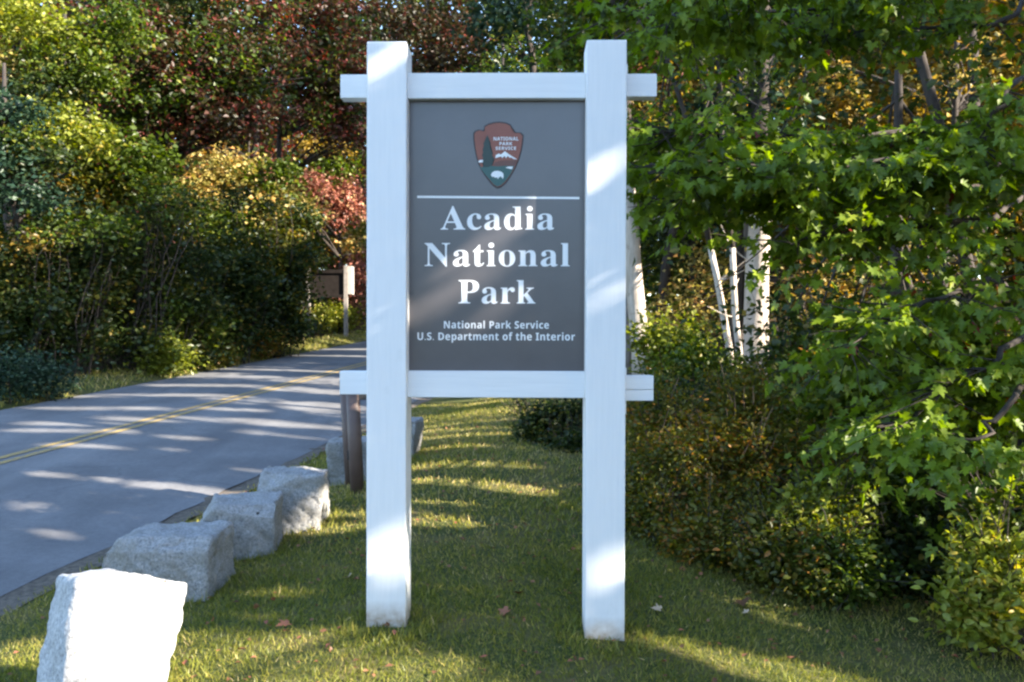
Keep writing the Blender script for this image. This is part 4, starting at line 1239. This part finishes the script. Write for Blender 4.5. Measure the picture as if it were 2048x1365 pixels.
make_tree("broadleaf_tree", "dull red maple just left of the sign's top rail", "tree", G(575, 27.5), 11.5, .14, [pe(650, 170, 26, 1.9, 1.4, 2.0, 80), pe(640, 150, 25.6, 1.8, 1.3, 1.8, 30, 'dark'), pe(620, 190, 25.4, 1.4, 1.0, 1.2, 14, 'green'), pe(600, 30, 26, 2.4, 1.4, 1.3, 70), pe(700, 260, 26.5, 1.0, .9, 1.0, 34)], 'darkred', .15, 124, GE, per=50, spread=.27, base_tint=.52)
make_tree("broadleaf_tree", "yellow-green sunlit tree in the top left corner", "tree", G(60, 18.8), 9.5, .16, [pe(70, 60, 18.3, 1.3, 1.1, .9, 56), pe(170, 285, 17.3, .7, .6, .35, 20), pe(120, 240, 17.3, .5, .5, .3, 10), pe(0, 140, 18.3, .9, .8, .4, 16, 'straw'), pe(150, 140, 18.3, 1.2, .7, .7, 44, 'green'), pe(90, 200, 18, 1.0, .7, .7, 34, 'dark'), pe(230, 60, 18.5, .8, .7, .7, 26, 'green'), pe(60, 290, 18, 1.0, .7, .6, 30, 'green')], 'bright', .11, 125, GE, per=50, spread=.24)
make_tree("spruce_tree", "blue-green shaded tree at the left edge", "tree", G(10, 16.6), 6.5, .12, [pe(20, 230, 16, .6, .6, .3, 14), pe(-10, 320, 16, .8, .7, .5, 20), pe(60, 400, 16.2, .8, .8, .3, 14), pe(70, 320, 16.2, .6, .6, .3, 10, 'dark'), pe(10, 270, 16.1, .6, .5, .3, 10, 'green')], 'teal', .10, 126, GE, per=70, spread=.26, flat=.5)
make_tree("broadleaf_tree", "olive tree with a few orange leaves behind the left thicket", "tree", G(130, 20.5), 9, .16, [pe(110, 380, 20, 1.9, 1.2, 1.5, 90, 'huckle'), pe(240, 330, 20.5, 1.6, 1.2, 1.2, 70, 'green'), pe(75, 365, 19, .4, .4, .3, 7, 'orange')], 'huckle', .14, 127, GE, per=50, spread=.25, base_tint=.35)
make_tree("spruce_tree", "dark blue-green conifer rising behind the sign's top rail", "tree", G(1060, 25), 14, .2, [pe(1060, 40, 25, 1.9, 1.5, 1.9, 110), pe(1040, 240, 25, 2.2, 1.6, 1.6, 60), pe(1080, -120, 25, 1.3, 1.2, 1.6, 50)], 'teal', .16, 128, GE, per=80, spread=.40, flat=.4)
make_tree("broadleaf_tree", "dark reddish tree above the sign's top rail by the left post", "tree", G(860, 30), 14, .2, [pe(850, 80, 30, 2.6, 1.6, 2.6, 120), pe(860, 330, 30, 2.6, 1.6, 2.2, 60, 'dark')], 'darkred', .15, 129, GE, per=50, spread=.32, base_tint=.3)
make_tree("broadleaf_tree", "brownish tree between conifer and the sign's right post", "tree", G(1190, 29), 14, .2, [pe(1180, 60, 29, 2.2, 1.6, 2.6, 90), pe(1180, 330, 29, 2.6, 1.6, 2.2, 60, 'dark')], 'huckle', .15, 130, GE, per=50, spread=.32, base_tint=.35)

# ------------------------------------------------------------------ woods farther back and out of the picture on the sunny side
def big_tree(label, x, y, h, rad, pal, seed, group, leaf=.26, ncl=90, per=46, z_lo=.28, name="broadleaf_tree"):
    b = np.array([x, y, ground_z(x, y)])
    zc = b[2] + h * (1 + z_lo) / 2
    make_tree(name, label, "tree", b, b[2] + h * .92, .10 + h * .009, [((x, y, zc), (rad, rad, h * (1 - z_lo) / 2), ncl)], pal, leaf, seed, group, per=per, spread=.62, limbs=14)
rs = random.Random(5)
GR = "tall trees on the sunny side of the lawn, outside the picture"
LR = "tall broadleaf tree right of the camera whose shade falls on the lawn"
k = 200
for (x, y, h, rad, nc, lf) in ((6.2, -6.5, 9.0, 2.6, 130, .14), (6.0, -2.6, 8.6, 2.5, 190, .12), (6.4, 1.6, 9.2, 2.6, 190, .12), (6.8, 3.6, 9.0, 2.4, 150, .12), (9.8, -9, 12.5, 3.0, 150, .16), (10.2, -4.6, 12.5, 3.0, 170, .15), (10.2, .5, 12.2, 3.0, 170, .15),
                       (10.4, 3.6, 12.6, 3.0, 170, .15), (14.6, -7, 16.5, 3.6, 190, .22), (14.8, -1.5, 17, 3.6, 190, .22), (15, 3.6, 17, 3.6, 190, .22), (20.5, -8.2, 20, 4.2, 190, .28), (21, 2.5, 20, 4, 170, .28)):
    k += 1
    big_tree(LR, x, y, h, rad, rs.choice(['green', 'dark', 'green', 'huckle']), k, GR, leaf=lf, ncl=nc, per=62, z_lo=.10 if x < 8 else .2)
GR2 = "trees deeper in the woods behind the maple boughs"
LR2 = "tall tree deep in the woods behind the maple boughs"
for (x, y, h, rad) in ((9.6, 8.8, 12, 2.7), (14, 8.5, 17, 3.4), (10.4, 13, 13, 2.8), (15, 13.5, 18, 3.4), (9.5, 18.5, 15, 2.8), (14.2, 18.5, 19, 3.4), (7.4, 23, 15, 2.7), (12.2, 24, 19, 3.4), (18, 22, 21, 3.8), (20, 9, 20, 4), (20.5, 15.5, 21, 4),
                       (8.2, 29, 17, 3.0), (13.6, 30, 20, 3.5), (19, 30, 22, 4), (9.5, 36, 18, 3.2), (15.6, 37, 21, 3.8), (22, 38, 22, 4)):
    k += 1
    if x >= 13.5: h *= 1.22
    big_tree(LR2, x, y, h, rad, rs.choice(['dark', 'huckle', 'green', 'orange', 'dark']), k, GR2, leaf=.22, ncl=136, per=60, z_lo=.08)
GR3 = "trees closing the view behind the bend of the road"
LR3 = "tall dim tree far back where the woods close the view"
for (x, y, h, rad) in ((-27, 30, 13, 3.4), (-21, 28, 13, 3.4), (-16, 33, 14, 3.4), (-11, 38, 15, 3.5), (-6, 42, 15.5, 3.6), (-.5, 45, 16, 3.8), (5.5, 44, 16, 3.8), (-24, 38, 15, 3.6), (-15, 45, 17, 3.8), (-17, 24, 12, 3.0), (-13, 27, 12.5, 2.8),
                       (-4, 52, 19, 4), (3, 54, 19.5, 4), (11, 48, 18, 4), (19, 48, 18, 4), (27, 46, 18, 4), (-9, 55, 19.5, 4)):
    k += 1
    big_tree(LR3, x, y, h, rad, rs.choice(['dark', 'darkred', 'green', 'dark', 'huckle']), k, GR3, leaf=.24, ncl=120, per=56, z_lo=.05)
GF = "low woods filling in behind the roadside thicket"
for (x, y, h, rad) in ((-19, 22, 6, 2.4), (-15.5, 25, 6.5, 2.4), (-12.5, 29, 6.5, 2.4), (-10, 33, 7, 2.6), (-7.4, 37, 7, 2.6), (-4, 40, 8, 2.8), (4.5, 38, 7, 2.6), (7, 33, 6.5, 2.4), (8.5, 27, 6, 2.2), (9.5, 21.5, 5.5, 2.0), (-23, 26, 6.5, 2.6), (12, 28, 6.5, 2.4), (16.5, 26, 6.5, 2.4), (13, 20.5, 5.5, 2.2), (2, 41, 8, 2.6)):
    k += 1
    big_tree("low bushy tree filling in deep behind the roadside growth", x, y, h, rad, rs.choice(['dark', 'huckle', 'green']), k, GF, leaf=.22, ncl=80, per=60, z_lo=-.05)
def far_woods():
    rng = np.random.default_rng(77)
    n = 4200
    cl = np.stack([rng.uniform(-75, 85, n), rng.uniform(62, 74, n), 2.0 + 28 * rng.random(n) ** 1.15], 1)
    parts = [leaves_for(cl, 26, 1.3, .85, rng, base=.4)]
    o = crown_obj("far_woods", parts, FOL['dark'], T_RHOMB, None, False)
    tag(o, "dim mass of far woods closing every gap between the trees", "woods", kind="stuff")
far_woods()
def reflection_woods():  # unseen trees, added so the lower panel reflects something dark
    rng = np.random.default_rng(78)
    n = 900
    cl = np.stack([rng.uniform(-75, 60, n), rng.uniform(-62, -50, n), -2.5 + 10.5 * rng.random(n)], 1)
    o = crown_obj("reflection_woods", [leaves_for(cl, 26, 1.2, .8, rng, base=.4)], FOL['dark'], T_RHOMB, None, False)
    tag(o, "dim woods across the clearing behind the camera", "woods", kind="stuff")
reflection_woods()

# ------------------------------------------------------------------ fallen leaves
proto_leaf = []
for q in range(5):
    v, f, ti = leaf_arrays(np.zeros((1, 3)), np.array([[0, 1., 0]]), np.array([[0, 0, 1.]]), np.ones(1), np.array([q / 4.0]), T_MAPLE)
    proto_leaf.append(np_mesh("fallen_leaf", v, f, FOL['litter'], ti))
def fallen(label, px, py, q, s, rz):
    Y = 1.66 * F_PX / (py - 570.0)
    X = (px - CX) / F_PX * Y
    for _ in range(8):                       # settle on the real ground
        Y = (ZC - ground_z(X, Y)) * F_PX / (py - HY); X = (px - CX) / F_PX * Y
    o = link(bpy.data.objects.new("fallen_leaf", proto_leaf[q]))
    o.location = (X, Y, ground_z(X, Y) + .028)
    o.rotation_euler = (R.uniform(-.5, .5), R.uniform(-.5, .5), rz)
    o.scale = (s, s, s)
    tag(o, label, "leaf", "fallen leaves on the lawn")
fallen("pinkish fallen leaf on the lawn between the posts", 1086, 990, 3, .10, .4)
fallen("pale fallen leaf on the grass right of the taller post", 1325, 1232, 4, .055, 1.2)
fallen("reddish fallen leaf on the turf between block and sign", 580, 1262, 2, .07, 2.2)
fallen("brown fallen leaf near the middle of the lawn under the panel", 1040, 1196, 1, .07, .1)
fallen("reddish-brown fallen leaf low between the two posts", 1020, 1232, 2, .08, 1.9)
fallen("pale curled leaf on the lawn left of the nearer post", 700, 1165, 4, .06, .7)
fallen("dark brown leaf lying beneath the bushes", 1488, 1210, 0, .09, 2.9)
fallen("small tan leaf in front of the bush line", 1500, 1236, 4, .05, 1.0)
rngl = np.random.default_rng(91)
nl = 1100
lx_ = rngl.uniform(-2.6, 2.6, nl); ly_ = 3.4 + 9 * rngl.random(nl) ** 1.3
okl = np.array([(x - road_right(y)) > .1 for x, y in zip(lx_, ly_)])
lx_, ly_ = lx_[okl], ly_[okl]
cz = np.array([ground_z(x, y) + .022 for x, y in zip(lx_, ly_)])
dl = rngl.normal(size=(len(lx_), 3)); dl[:, 2] *= .25
nl_ = rngl.normal(size=(len(lx_), 3)) * .3; nl_[:, 2] += 1
v, f, ti = leaf_arrays(np.stack([lx_, ly_, cz], 1), dl, nl_, rngl.uniform(.02, .045, len(lx_)), rngl.random(len(lx_)) * .7, T_RHOMB)
tag(np_obj("leaf_litter", v, f, FOL['litter'], None, ti), "tiny dry leaf scraps strewn over the lawn", "litter", kind="stuff")
